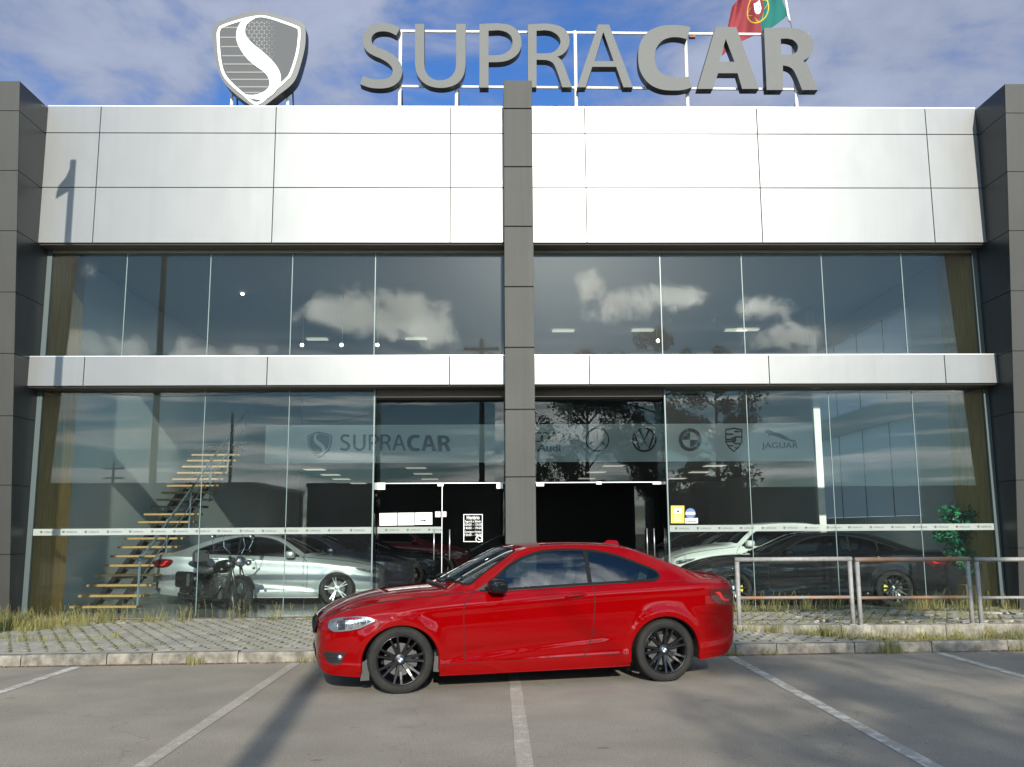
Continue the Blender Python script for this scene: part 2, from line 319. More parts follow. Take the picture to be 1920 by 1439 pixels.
class MB:
    """collects shapes for ONE mesh"""
    def __init__(s): s.v = []; s.f = []; s.mi = []
    def add(s, v, f, mi=0):
        n = len(s.v); s.v += [tuple(p) for p in v]; s.f += [tuple(i+n for i in q) for q in f]; s.mi += [mi]*len(f); return s
    def box(s, a, b, mi=0, bev=0.0):
        (x0, y0, z0), (x1, y1, z1) = a, b
        if x0 > x1: x0, x1 = x1, x0
        if y0 > y1: y0, y1 = y1, y0
        if z0 > z1: z0, z1 = z1, z0
        if bev:
            e = bev
            v = []
            for (dx, dy, dz) in [(sx, sy, sz) for sx in (0, 1) for sy in (0, 1) for sz in (0, 1)]:
                X = (x0, x1)[dx]; Y = (y0, y1)[dy]; Z = (z0, z1)[dz]; ix = (1, -1)[dx]*e; iy = (1, -1)[dy]*e; iz = (1, -1)[dz]*e
                v += [(X, Y+iy, Z+iz), (X+ix, Y, Z+iz), (X+ix, Y+iy, Z)]
            bm = bmesh.new(); vs = [bm.verts.new(p) for p in v]; r = bmesh.ops.convex_hull(bm, input=vs)
            bm.verts.index_update(); s.add([t.co[:] for t in bm.verts], [[q.index for q in fc.verts] for fc in bm.faces], mi); bm.free(); return s
        s.add([(x0, y0, z0), (x1, y0, z0), (x1, y1, z0), (x0, y1, z0), (x0, y0, z1), (x1, y0, z1), (x1, y1, z1), (x0, y1, z1)],
              [(0, 3, 2, 1), (4, 5, 6, 7), (0, 1, 5, 4), (1, 2, 6, 5), (2, 3, 7, 6), (3, 0, 4, 7)], mi); return s
    def tube(s, pts, r, n=8, cap=True, mi=0):
        pts = [Vector(p) for p in pts]; rs = r if isinstance(r, (list, tuple)) else [r]*len(pts)
        rings = []; prev = None
        for i, p in enumerate(pts):
            t = (pts[min(i+1, len(pts)-1)]-pts[max(i-1, 0)]).normalized()
            if prev is None: a = t.orthogonal().normalized()
            else: a = (prev-t*prev.dot(t)).normalized()
            prev = a; b = t.cross(a)
            rings.append([p+(a*cos(2*pi*k/n)+b*sin(2*pi*k/n))*rs[i] for k in range(n)])
        v = [q for R_ in rings for q in R_]; f = []
        for i in range(len(pts)-1):
            for k in range(n): f.append((i*n+k, i*n+(k+1) % n, (i+1)*n+(k+1) % n, (i+1)*n+k))
        if cap: f.append(tuple(range(n))[::-1]); f.append(tuple((len(pts)-1)*n+k for k in range(n)))
        s.add(v, f, mi); return s
    def lathe(s, prof, n=32, axis='y', center=(0, 0, 0), mi=0, a0=0, a1=2*pi):
        full = abs(a1-a0-2*pi) < 1e-6; m_ = n if full else n+1; v = []
        for k in range(m_):
            a = a0+(a1-a0)*k/n
            for (r, h) in prof:
                c, s_ = cos(a)*r, sin(a)*r
                p = (c, h, s_) if axis == 'y' else ((c, s_, h) if axis == 'z' else (h, c, s_))
                v.append((p[0]+center[0], p[1]+center[1], p[2]+center[2]))
        q = len(prof); f = []
        for k in range(n):
            k2 = (k+1) % m_
            for i in range(q-1): f.append((k*q+i, k*q+i+1, k2*q+i+1, k2*q+i))
        s.add(v, f, mi); return s
    def build(s, name, m, parent=None, smooth=False, recalc=False, **k):
        me = bpy.data.meshes.new(name); me.from_pydata([tuple(map(float, p)) for p in s.v], [], s.f)
        for mm in (m if isinstance(m, (list, tuple)) else [m]): me.materials.append(mm)
        if any(s.mi): me.polygons.foreach_set('material_index', s.mi)
        me.update()
        if recalc:
            bm = bmesh.new(); bm.from_mesh(me); bmesh.ops.recalc_face_normals(bm, faces=bm.faces); bm.to_mesh(me); bm.free()
        return link(name, me, None, parent, smooth, **k)
def box(name, a, b, m, parent=None, bev=0.0, **k):
    return MB().box(a, b, bev=bev).build(name, m, parent, **k)

def crom(P, n=8, closed=False):
    P = [np.array(p, float) for p in P]; out = []; m_ = len(P)
    rngs = range(m_) if closed else range(m_-1)
    for i in rngs:
        if closed: p0, p1, p2, p3 = P[i-1], P[i], P[(i+1) % m_], P[(i+2) % m_]
        else: p0, p1, p2, p3 = P[max(i-1, 0)], P[i], P[i+1], P[min(i+2, m_-1)]
        for k in range(n):
            t = k/n
            out.append(.5*((2*p1)+(-p0+p2)*t+(2*p0-5*p1+4*p2-p3)*t*t+(-p0+3*p1-3*p2+p3)*t**3))
    if not closed: out.append(P[-1])
    return [tuple(p) for p in out]
def stroke(P, w, n=8, smooth=True):
    Q = crom(P, n) if smooth else P
    Q = np.array(Q); T = np.gradient(Q, axis=0); T /= np.linalg.norm(T, axis=1)[:, None]
    Nn = np.stack([-T[:, 1], T[:, 0]], 1)
    ws = np.interp(np.linspace(0, 1, len(Q)), np.linspace(0, 1, len(w)), w) if isinstance(w, (list, tuple)) else np.full(len(Q), w)
    return [tuple(p) for p in Q+Nn*ws[:, None]/2]+[tuple(p) for p in (Q-Nn*ws[:, None]/2)[::-1]]
def ell(cx, cy, rx, ry, n=32, a0=0, a1=2*pi):
    return [(cx+rx*cos(a0+(a1-a0)*k/n), cy+ry*sin(a0+(a1-a0)*k/n)) for k in range(n if abs(a1-a0-2*pi) < 1e-6 else n+1)]
def _curve_mesh(name, loops, depth, bevel=0.0):
    cu = bpy.data.curves.new(name, 'CURVE'); cu.dimensions = '2D'; cu.fill_mode = 'BOTH'; cu.extrude = depth/2; cu.bevel_depth = bevel
    for lp in loops:
        sp = cu.splines.new('POLY'); sp.points.add(len(lp)-1); sp.use_cyclic_u = True
        for i, p in enumerate(lp): sp.points[i].co = (p[0], p[1], 0, 1)
    o = bpy.data.objects.new(name, cu); COL.objects.link(o)
    dg = bpy.context.evaluated_depsgraph_get(); dg.update()
    me = bpy.data.meshes.new_from_object(o.evaluated_get(dg)); bpy.data.objects.remove(o); bpy.data.curves.remove(cu)
    return me
def plate(name, loops, Y, depth, m, parent=None, **k):
    """flat shape given in world x, z; its front face lies at depth Y, its back at Y+depth"""
    me = _curve_mesh(name, loops, depth)
    me.transform(Matrix(((1, 0, 0, 0), (0, 0, -1, Y+depth/2), (0, 1, 0, 0), (0, 0, 0, 1))))
    me.name = name
    if isinstance(m, (list, tuple)):
        for mm in m: me.materials.append(mm)
        me.polygons.foreach_set('material_index', [0 if p.normal.y < -.5 else 1 for p in me.polygons])
        return link(name, me, None, parent, **k)
    return link(name, me, m, parent, **k)
def pxplate(name, loops, Y, depth, m, parent=None, **k):
    return plate(name, [[XZ(u, v, Y) for (u, v) in lp] for lp in loops], Y, depth, m, parent, **k)
def text_mesh(s, size, depth=.002, align='CENTER', bold=0.0, squash=1.0):
    cu = bpy.data.curves.new("t", 'FONT'); cu.body = s; cu.size = size; cu.extrude = depth/2; cu.align_x = align; cu.align_y = 'CENTER'; cu.offset = bold
    cu.resolution_u = 3
    o = bpy.data.objects.new("t", cu); COL.objects.link(o); dg = bpy.context.evaluated_depsgraph_get(); dg.update()
    me = bpy.data.meshes.new_from_object(o.evaluated_get(dg)); bpy.data.objects.remove(o); bpy.data.curves.remove(cu)
    me.transform(Matrix(((squash, 0, 0, 0), (0, 0, -1, 0), (0, 1, 0, 0), (0, 0, 0, 1))))
    return me
def text(name, s, at, size, m, parent=None, depth=.002, **k):
    tk = {q: k.pop(q) for q in ('align', 'bold', 'squash') if q in k}
    me = text_mesh(s, size, depth, **tk); me.transform(Matrix.Translation(Vector(at))); me.name = name
    return link(name, me, m, parent, **k)
def join_into(name, parts, m, parent=None, **k):
    """join several meshes (given with a matrix) into one"""
    bm = bmesh.new()
    for me, mx in parts:
        me2 = me.copy(); me2.transform(mx); bm.from_mesh(me2); bpy.data.meshes.remove(me2)
    me = bpy.data.meshes.new(name); bm.to_mesh(me); bm.free(); me.materials.clear()
    for p in me.polygons: p.material_index = 0
    return link(name, me, m, parent, **k)

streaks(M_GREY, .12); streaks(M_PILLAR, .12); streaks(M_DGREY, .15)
# ------------------------------------------------------------------ cars
def pchip(xs, ys):
    xs = np.array(xs, float); ys = np.array(ys, float); h = np.diff(xs); d = np.diff(ys)/h; m = np.zeros_like(xs)
    for i in range(1, len(xs)-1):
        if d[i-1]*d[i] > 0:
            w1, w2 = 2*h[i]+h[i-1], h[i]+2*h[i-1]; m[i] = (w1+w2)/(w1/d[i-1]+w2/d[i])
    m[0], m[-1] = d[0], d[-1]
    def f(x):
        x = np.clip(np.asarray(x, float), xs[0], xs[-1]); i = np.clip(np.searchsorted(xs, x)-1, 0, len(xs)-2)
        t = (x-xs[i])/h[i]
        return (2*t**3-3*t**2+1)*ys[i]+(t**3-2*t**2+t)*h[i]*m[i]+(-2*t**3+3*t**2)*ys[i+1]+(t**3-t**2)*h[i]*m[i+1]
    return f
def tab(s):
    a = [float(q) for q in s.replace(',', ' ').split()]; return pchip(a[0::2], a[1::2])
TW = tab("-.80 .40 -.785 .52 -.75 .63 -.68 .715 -.58 .775 -.45 .82 -.25 .86 0 .882 .5 .872 1.3 .872 2.2 .878 2.74 .892 3.05 .885 3.3 .855 3.45 .82 3.55 .77 3.62 .68 3.66 .50")
TZB = tab("-.80 .34 -.78 .27 -.74 .215 -.66 .185 -.55 .175 -.4 .165 .4 .150 1.3 .157 2.36 .172 3.1 .205 3.3 .222 3.46 .25 3.54 .32 3.62 .40 3.66 .47")
TZC = tab("-.80 .655 -.785 .675 -.757 .70 -.68 .755 -.559 .812 -.375 .877 -.176 .922 0 .948 .25 .972 .42 .985 .5 1.015 .62 1.085 .8 1.18 1.0 1.28 1.2 1.368 1.35 1.403 1.55 1.419 1.83 1.426 2.19 1.418 2.37 1.403 2.54 1.368 2.79 1.278 3.02 1.188 3.25 1.095 3.37 1.058 3.46 1.055 3.56 1.055 3.60 1.04 3.63 .98 3.66 .80")
TZK = tab("-.80 .58 -.75 .60 -.6 .655 -.3 .715 0 .745 .25 .775 .63 .808 1.06 .837 1.67 .88 1.98 .90 2.46 .922 3.0 .943 3.26 .955 3.45 .95 3.56 .93 3.62 .88 3.66 .72")
TZ5 = tab("-.80 .63 -.75 .672 -.68 .715 -.559 .765 -.42 .80 -.2 .845 .1 .883 .4 .908 .6 .927 .74 .935 1.1 .955 1.54 .975 1.9 .99 2.35 1.003 2.6 1.017 2.9 1.03 3.2 1.03 3.4 1.02 3.5 1.012 3.57 1.0 3.62 .94 3.66 .77")
TY5 = tab("-.80 .36 -.75 .55 -.68 .62 -.559 .665 -.42 .70 -.2 .735 .1 .76 .4 .785 .74 .80 1.5 .808 2.3 .805 2.7 .80 2.95 .79 3.2 .755 3.4 .73 3.5 .705 3.57 .66 3.62 .58 3.66 .44")
TZ6 = tab("-.80 .645 -.757 .69 -.68 .737 -.559 .793 -.375 .85 -.176 .892 .1 .925 .4 .945 .6 .955 .73 .968 .81 1.030 .96 1.137 1.09 1.232 1.2 1.305 1.35 1.352 1.55 1.378 1.83 1.386 2.1 1.380 2.37 1.355 2.54 1.318 2.79 1.236 3.02 1.152 3.25 1.068 3.37 1.038 3.46 1.033 3.56 1.03 3.60 1.01 3.63 .96 3.66 .785")
TY6 = tab("-.80 .28 -.75 .42 -.68 .48 -.559 .53 -.2 .60 .1 .66 .4 .72 .6 .745 .73 .742 .81 .725 .96 .69 1.09 .658 1.2 .632 1.35 .61 1.6 .595 2.1 .592 2.4 .590 2.54 .588 2.8 .59 3.02 .60 3.25 .62 3.4 .635 3.5 .61 3.6 .52 3.66 .33")
RED = dict(wx=None, wz=None, ws=1.0)
NSEG = 9
def section(x, low=None):
    """outer line of the half section from the middle of the floor over the flank to the middle of the roof"""
    W_, zb, zc, zk, z5, y5, z6, y6 = (float(t(x)) for t in (TW, TZB, TZC, TZK, TZ5, TY5, TZ6, TY6))
    zk = max(zk, zb+.03); z5 = max(z5, zk+.015); z6 = max(z6, z5+.004); zc = max(zc, z6+.004)
    h = zk-zb
    g = min(max((x-.72)/.3, 0), 1)*min(max((3.1-x)/.4, 0), 1)      # how much greenhouse there is here
    C = [(0, zb+.03), (W_*.70, zb+.025), (W_-.055, zb), (W_-.030, zb+.012), (W_-.012, zb+.10*min(1, h/.5)), (W_-.018, zb+h*.26),
         (W_-.004, zb+h*.46), (W_, zb+h*.70), (W_-.006, zb+h*.86), (W_-.010, zk), (W_-.026, zk+(z5-zk)*.38), (W_-.026+(y5-W_+.026)*.62, zk+(z5-zk)*.78), (y5, z5),
         (y5+(y6-y5)*.33+.010*g, z5+(z6-z5)*.34+.0*g), (y5+(y6-y5)*.72+.016*g, z5+(z6-z5)*.73), (y6, z6), (y6*.90, z6+(zc-z6)*.42), (y6*.68, z6+(zc-z6)*.76), (y6*.36, zc-(zc-z6)*.055), (0, zc)]
    n = low or NSEG
    P = crom(C, n)
    return np.array(P)
SIDE0 = 2  # index (in segments) where the flank starts
def make_shape(spec):
    wx = spec.get('wx'); f = pchip(*wx) if wx else (lambda x: x)
    fz = pchip(*spec['wz']) if spec.get('wz') else (lambda z: z)
    return f, fz, spec.get('wy', 1.0)

class CarSurf:
    def __init__(s, spec, nx, low):
        s.fx, s.fz, s.wy = make_shape(spec); s.low = low
        t = np.linspace(0, 1, nx)
        # cluster stations towards both ends
        u = t+0.0; e = .055
        xs = -.80+(3.66+.80)*(.5-.5*np.cos(np.pi*np.clip(t, 0, 1)))*.35+(3.66+.80)*t*.65
        s.xs = xs; s.sec = np.array([section(x, low) for x in xs])            # nx, nv, 2
        # round the ridges a little along the length
        s.nv = s.sec.shape[1]
        s.bulge()
    def bulge(s):
        """flared wheel arches and the hollow along the doors"""
        for i, x in enumerate(s.xs):
            for (cx, a) in ((0, .013), (2.743, .016)):
                y = s.sec[i, :, 0]; z = s.sec[i, :, 1]
                r = np.sqrt((x-cx)**2+(z-.31)**2)
                w = np.exp(-((r-.385)/.065)**2)*a*(z > .2)*(z < .85)*(y > .5)
                s.sec[i, :, 0] = y+w
            z = s.sec[i, :, 1]; y = s.sec[i, :, 0]
            # rising lower crease of the doors
            if .45 < x < 2.4:
                k = min((x-.45)/.25, 1)*min((2.4-x)/.35, 1); zl = .30+.115*max(0, (x-.5))/1.4
                s.sec[i, :, 0] += k*(-.012*np.exp(-((z-(zl+.055))/.05)**2)+.005*np.exp(-((z-zl+.02)/.03)**2))*(y > .6)*(z < .8)
    def sec_at(s, x):
        i = np.clip(np.searchsorted(s.xs, x)-1, 0, len(s.xs)-2); t = np.clip((x-s.xs[i])/(s.xs[i+1]-s.xs[i]), 0, 1)
        return s.sec[i]*(1-t)+s.sec[i+1]*t
    def side_y(s, x, z):
        c = s.sec_at(x); a = SIDE0*s.low; b = 15*s.low+1
        zz = np.maximum.accumulate(c[a:b, 1]); return float(np.interp(z, zz+np.arange(len(zz))*1e-7, c[a:b, 0]))
    def top_z(s, x, y):
        c = s.sec_at(x); a = 12*s.low; yy = c[a:, 0][::-1]; return float(np.interp(abs(y), yy, c[a:, 1][::-1]))
    def front_x(s, y, z):
        for x in np.linspace(-.80, -.3, 120):
            c = s.sec_at(x)
            if z < c[-1, 1] and z > c[2*s.low, 1] and s.side_y(x, z) >= abs(y) and s.top_z(x, y) > z: return float(x)
        return -.3
    def P(s, x, y, z): return (float(s.fx(x)), y*s.wy, float(s.fz(z)))
    def nrm(s, x, z, e=.012):
        y0 = s.side_y(x, z); dyx = (s.side_y(x+e, z)-s.side_y(x-e, z))/(2*e); dyz = (s.side_y(x, z+e)-s.side_y(x, z-e))/(2*e)
        n = np.array([-dyx, 1.0, -dyz]); return n/np.linalg.norm(n)
    def side_pt(s, x, z, off, sg):
        n = s.nrm(x, z); y = s.side_y(x, z)
        p = (x+n[0]*off, y+n[1]*off, z+n[2]*off); q = s.P(*p); return (q[0], q[1]*sg, q[2])

def cdt(outline, step):
    xs = [p[0] for p in outline]; zs = [p[1] for p in outline]
    def inside(x, z):
        c = False; j = len(outline)-1
        for i in range(len(outline)):
            xi, zi = outline[i]; xj, zj = outline[j]
            if (zi > z) != (zj > z) and x < (xj-xi)*(z-zi)/(zj-zi)+xi: c = not c
            j = i
        return c
    O = np.array(outline); v = [Vector(p) for p in outline]
    for x in np.arange(min(xs)+step/2, max(xs), step):
        for z in np.arange(min(zs)+step/2, max(zs), step):
            if inside(x, z) and np.min(np.hypot(O[:, 0]-x, O[:, 1]-z)) > step*.4: v.append(Vector((x, z)))
    n = len(outline)
    r = delaunay_2d_cdt(v, [], [list(range(n))], 1, 1e-7)
    return [(p.x, p.y) for p in r[0]], [list(f) for f in r[2]]
def dens(P, d):
    out = []
    for i in range(len(P)):
        a, b = np.array(P[i], float), np.array(P[(i+1) % len(P)], float); k = max(1, int(np.linalg.norm(b-a)/d))
        out += [tuple(a+(b-a)*j/k) for j in range(k)]
    return out
def pinside(P, x, z):
    P = np.asarray(P); c = np.zeros(np.shape(x), bool); j = len(P)-1
    for i in range(len(P)):
        xi, zi = P[i]; xj, zj = P[j]
        if zi != zj: c ^= ((zi > z) != (zj > z)) & (x < (xj-xi)*(z-zi)/(zj-zi)+xi)
        j = i
    return c
def offs(P, d):
    P = np.array(P); T = np.roll(P, -1, 0)-np.roll(P, 1, 0); T /= (np.linalg.norm(T, axis=1)[:, None]+1e-9)
    area = .5*np.sum(P[:, 0]*np.roll(P[:, 1], -1)-np.roll(P[:, 0], -1)*P[:, 1]); sgn = 1 if area > 0 else -1
    return P+np.stack([T[:, 1], -T[:, 0]], 1)*d*sgn     # positive d = outwards
def spatch(name, cs, outline, off, sg, m, parent, step=.03, d=.02, rim=0.0, **k):
    """a skin piece over the flank, standing off by off"""
    pts, fs = cdt(dens(outline, d), step)
    v = [cs.side_pt(x, z, off, sg) for (x, z) in pts]
    me_f = [tuple(f) if sg < 0 else tuple(f[::-1]) for f in fs]
    if rim:
        n0 = len(v); O = dens(outline, d); nO = len(O)
        v += [cs.side_pt(x, z, off, sg) for (x, z) in O]+[cs.side_pt(x, z, off-rim, sg) for (x, z) in O]
        for i in range(nO):
            j = (i+1) % nO; me_f.append((n0+i, n0+j, n0+nO+j, n0+nO+i) if sg > 0 else (n0+j, n0+i, n0+nO+i, n0+nO+j))
    return mesh(name, v, me_f, m, parent, smooth=not rim, **k)
def sring(name, cs, outline, w, off, sg, m, parent, closed=True, d=.02, h=0.004, **k):
    O = dens(outline, d) if closed else None
    if not closed:
        O = []
        for i in range(len(outline)-1):
            a, b = np.array(outline[i], float), np.array(outline[i+1], float); kk = max(1, int(np.linalg.norm(b-a)/d))
            O += [tuple(a+(b-a)*j/kk) for j in range(kk)]
        O.append(outline[-1])
        A = np.array(O); T = np.gradient(A, axis=0); T /= np.linalg.norm(T, axis=1)[:, None]+1e-9; Nn = np.stack([-T[:, 1], T[:, 0]], 1)
        I, E_ = A-Nn*w/2, A+Nn*w/2
    else: E_, I = offs(O, w/2), offs(O, -w/2)
    n = len(O); v = []
    for (P_, of) in ((E_, off-h), (E_, off), (I, off), (I, off-h)): v += [cs.side_pt(x, z, of, sg) for (x, z) in P_]
    f = []
    for i in range(n if closed else n-1):
        j = (i+1) % n
        for a in range(3): f.append((a*n+i, a*n+j, (a+1)*n+j, (a+1)*n+i))
    return mesh(name, v, f, m, parent, **k)
def tpatch(name, cs, outline, off, m, parent, step=.06, d=.04, **k):
    pts, fs = cdt(dens(outline, d), step); v = []
    for (x, y) in pts:
        z = cs.top_z(x, y); e = .01; gx = (cs.top_z(x+e, y)-cs.top_z(x-e, y))/(2*e); gy = (cs.top_z(x, y+e)-cs.top_z(x, y-e))/(2*e)
        n = np.array([-gx, -gy, 1]); n /= np.linalg.norm(n); p = np.array([x, y, z])+n*off; v.append(cs.P(*p))
    return mesh(name, v, [tuple(f) for f in fs], m, parent, smooth=True, **k)
def tring(name, cs, outline, w, off, m, parent, d=.03, closed=True, **k):
    O = dens(outline, d)
    if not closed: O = O[:len(O)-max(1, int(np.linalg.norm(np.array(outline[-1])-np.array(outline[0]))/d))+1]
    if closed: E_, I = offs(O, w/2), offs(O, -w/2)
    else:
        A = np.array(O); T = np.gradient(A, axis=0); T /= np.linalg.norm(T, axis=1)[:, None]+1e-9; Nn = np.stack([-T[:, 1], T[:, 0]], 1); I, E_ = A-Nn*w/2, A+Nn*w/2
    n = len(O); v = [cs.P(x, y, cs.top_z(x, y)+off) for (x, y) in E_]+[cs.P(x, y, cs.top_z(x, y)+off) for (x, y) in I]
    f = [(i, (i+1) % n, n+(i+1) % n, n+i) for i in range(n if closed else n-1)]
    return mesh(name, v, f, m, parent, **k)

DLO = crom([(.80, .958), (.86, .995), (1.007, 1.106), (1.101, 1.178), (1.243, 1.258), (1.386, 1.308), (1.53, 1.335), (1.70, 1.344), (1.967, 1.338), (2.145, 1.312), (2.326, 1.268), (2.537, 1.188), (2.678, 1.130), (2.728, 1.088), (2.722, 1.050), (2.66, 1.026)], 4)+[(2.346, 1.012), (1.918, .997), (1.54, .982), (1.1, .962)]
DLO4 = crom([(.80, .958), (.86, .995), (1.007, 1.106), (1.101, 1.178), (1.243, 1.258), (1.386, 1.308), (1.53, 1.335), (1.70, 1.344), (1.967, 1.338), (2.145, 1.312), (2.38, 1.262), (2.62, 1.178), (2.83, 1.095), (2.86, 1.06), (2.80, 1.035)], 4)+[(2.346, 1.012), (1.918, .997), (1.54, .982), (1.1, .962)]
WSH = [(.50, 0), (.515, .25), (.56, .50), (.64, .675), (.70, .70), (.83, .665), (.98, .63), (1.10, .60), (1.195, .565), (1.215, .52), (1.20, .3), (1.195, 0)]
WSH = WSH+[(x, -y) for (x, y) in WSH[::-1][1:-1]]
RWN = [(2.50, 0), (2.505, .40), (2.53, .49), (2.70, .50), (2.95, .51), (3.12, .515), (3.19, .47), (3.215, .3), (3.22, 0)]
RWN = RWN+[(x, -y) for (x, y) in RWN[::-1][1:-1]]

def arch(cx, a, b, zc=.30, top=None):
    P = [(cx+a, .02), (cx+a, zc)]
    P += [(cx+a*cos(t), zc+b*sin(t)) for t in np.linspace(0, pi, 33)[1:-1]]
    return P+[(cx-a, zc), (cx-a, .02)]

def body_mesh(cs, arches, cuts, topcuts, mbody, parent):
    xs, sec, nv = cs.xs, cs.sec.copy(), cs.nv; nx = len(xs)
    X = np.repeat(xs[:, None], nv, 1).copy(); Y = sec[:, :, 0].copy(); Z = sec[:, :, 1].copy()
    keep = np.ones((nx-1, nv-1), bool); a0 = SIDE0*cs.low
    dx = np.diff(xs).max()
    for (cx, a, b, zc) in arches:
        # pull vertices close to the arch onto it so that its edge is clean
        up = Z >= zc; el_ = np.sqrt(((X-cx)/a)**2+((Z-zc)/b)**2); near = up & (abs(el_-1) < .035) & (Y > .5) & (Z < .8)
        nxp = np.where(near, cx+(X-cx)/el_, X); nzp = np.where(near, zc+(Z-zc)/el_, Z)
        sd = (~up) & (abs(abs(X-cx)-a) < dx*.6) & (Y > .5); nxp = np.where(sd, cx+np.sign(X-cx)*a, nxp)
        X, Z = nxp, nzp
        ins = ((up & (np.sqrt(((X-cx)/a)**2+((Z-zc)/b)**2) < 1.004)) | ((~up) & (abs(X-cx) < a*1.004))) & (Y > .45) & (Z < .8)
        c = ins[:-1, :-1] & ins[1:, :-1] & ins[:-1, 1:] & ins[1:, 1:]; keep &= ~c
    Xc = (X[:-1, :-1]+X[1:, 1:])/2; Yc = (Y[:-1, :-1]+Y[1:, 1:])/2; Zc = (Z[:-1, :-1]+Z[1:, 1:])/2
    vi = np.arange(nv-1)[None, :]*np.ones((nx-1, 1))
    for P_ in cuts: keep &= ~(pinside(offs(dens(P_, .03), -.004), Xc, Zc) & (vi >= 11*cs.low) & (vi < 16*cs.low))
    for P_ in topcuts: keep &= ~(pinside(offs(dens(P_, .03), -.004), Xc, Yc) & (vi >= 14*cs.low))
    V = np.stack([cs.fx(X), Y*cs.wy, cs.fz(Z)], -1).reshape(-1, 3)
    idx = np.arange(nx*nv).reshape(nx, nv)
    q = np.stack([idx[:-1, :-1], idx[:-1, 1:], idx[1:, 1:], idx[1:, :-1]], -1)[keep]
    V2 = V*np.array([1, -1, 1]); allv = np.concatenate([V, V2]); allf = [tuple(t) for t in q]+[tuple(t[::-1]+nx*nv) for t in q]
    # caps
    allf.append(tuple(list(idx[0][::-1])+list(idx[0][1:-1]+nx*nv))); allf.append(tuple(list(idx[-1])+list((idx[-1][1:-1]+nx*nv)[::-1])))
    me = bpy.data.meshes.new("body"); me.from_pydata(allv.tolist(), [], allf); me.update()
    bm = bmesh.new(); bm.from_mesh(me); bmesh.ops.remove_doubles(bm, verts=bm.verts, dist=1e-4); bmesh.ops.recalc_face_normals(bm, faces=bm.faces); bm.to_mesh(me); bm.free()
    return link("body", me, mbody, parent, smooth=True)

def carpaint(name, col, flake=.0, rough=.35):
    m = bpy.data.materials.new(name); m.use_nodes = True; nt, N, L = nodes(m); p = N['Principled BSDF']
    p.inputs['Base Color'].default_value = (*col, 1); p.inputs['Roughness'].default_value = rough; p.inputs['Metallic'].default_value = flake
    p.inputs['Coat Weight'].default_value = 1.0; p.inputs['Specular IOR Level'].default_value = .0 if flake < .1 else .5; p.inputs['Coat Roughness'].default_value = .02; p.inputs['Coat IOR'].default_value = 1.38
    geo = N.new('ShaderNodeNewGeometry'); n = N.new('ShaderNodeTexNoise'); n.inputs['Scale'].default_value = 6; n.inputs['Detail'].default_value = 8; L.new(geo.outputs['Position'], n.inputs['Vector'])
    mr = N.new('ShaderNodeMapRange'); L.new(n.outputs['Fac'], mr.inputs[0]); mr.inputs[1].default_value = .4; mr.inputs[2].default_value = .8; mr.inputs[3].default_value = .0; mr.inputs[4].default_value = .03
    L.new(mr.outputs[0], p.inputs['Coat Roughness'])
    MATS[name] = m; return m
P_RED = carpaint("red_car_paint", (.185, .0003, .0008), 0.0, .42)
P_SILVER = carpaint("silver_car_paint", (.36, .375, .38), .6, .38)
P_BLACK = carpaint("black_car_paint", (.006, .007, .008), .0, .3)
P_WHITE = carpaint("white_car_paint", (.60, .61, .58), 0, .4)
P_DGREY = carpaint("charcoal_car_paint", (.035, .04, .04), .3, .35)
P_BLUE = carpaint("dark_blue_car_paint", (.004, .006, .018), .2, .35)
M_CGLASS = glass_mat("car_glass", (.42, .50, .47), 1.52, 2.6)
M_CGLASSD = glass_mat("dark_car_glass", (.12, .14, .14), 1.52, 1.3)
M_LENS = glass_mat("lamp_lens", (.93, .95, .95), 1.45, 1.3)
M_TYRE = mat("tyre_rubber", (.019, .018, .016), .8, spec=.25, var=.25, vscale=9, bump=.2, bscale=120)
M_RIMB = mat("black_alloy", (.008, .008, .009), .28, metal=.2, coat=.15)
M_RIMS = mat("silver_alloy", (.55, .56, .56), .35, metal=.35)
M_DISC = mat("brake_disc", (.075, .072, .068), .6, metal=.3)
M_CALI = mat("brake_caliper", (.06, .06, .06), .5, metal=.3)
M_CALIY = mat("yellow_caliper", (.65, .55, .04), .4)
M_CHROME = mat("chrome", (.78, .79, .80), .06, metal=1.0)
M_SEAL = mat("window_seal", (.012, .012, .013), .7, spec=.06)
M_SEAM = mat("panel_gap", (.004, .003, .003), .9)
M_WELL = mat("wheel_well", (.008, .008, .008), .95)
M_SEAT = mat("seat_leather", (.05, .05, .052), .5)
M_SEATL = mat("pale_seat", (.09, .09, .085), .6)
M_TAIL = mat("tail_lamp_red", (.075, .0015, .003), .12, coat=.6)
M_TAILL = mat("tail_lamp_sun_glow", (.62, .02, .015), .2, emit=(1, .06, .03), estr=.06)  # weak emission stands in for sunlight on the red bar
M_HOUS = mat("headlamp_housing", (.30, .31, .32), .25, metal=.7)
M_REFL = mat("headlamp_reflector", (.85, .86, .86), .12, metal=1.0)
M_BLUEB = mat("badge_blue", (.03, .16, .42), .3)
M_MFLAP = mat("inner_arch_liner", (.07, .072, .07), .8)

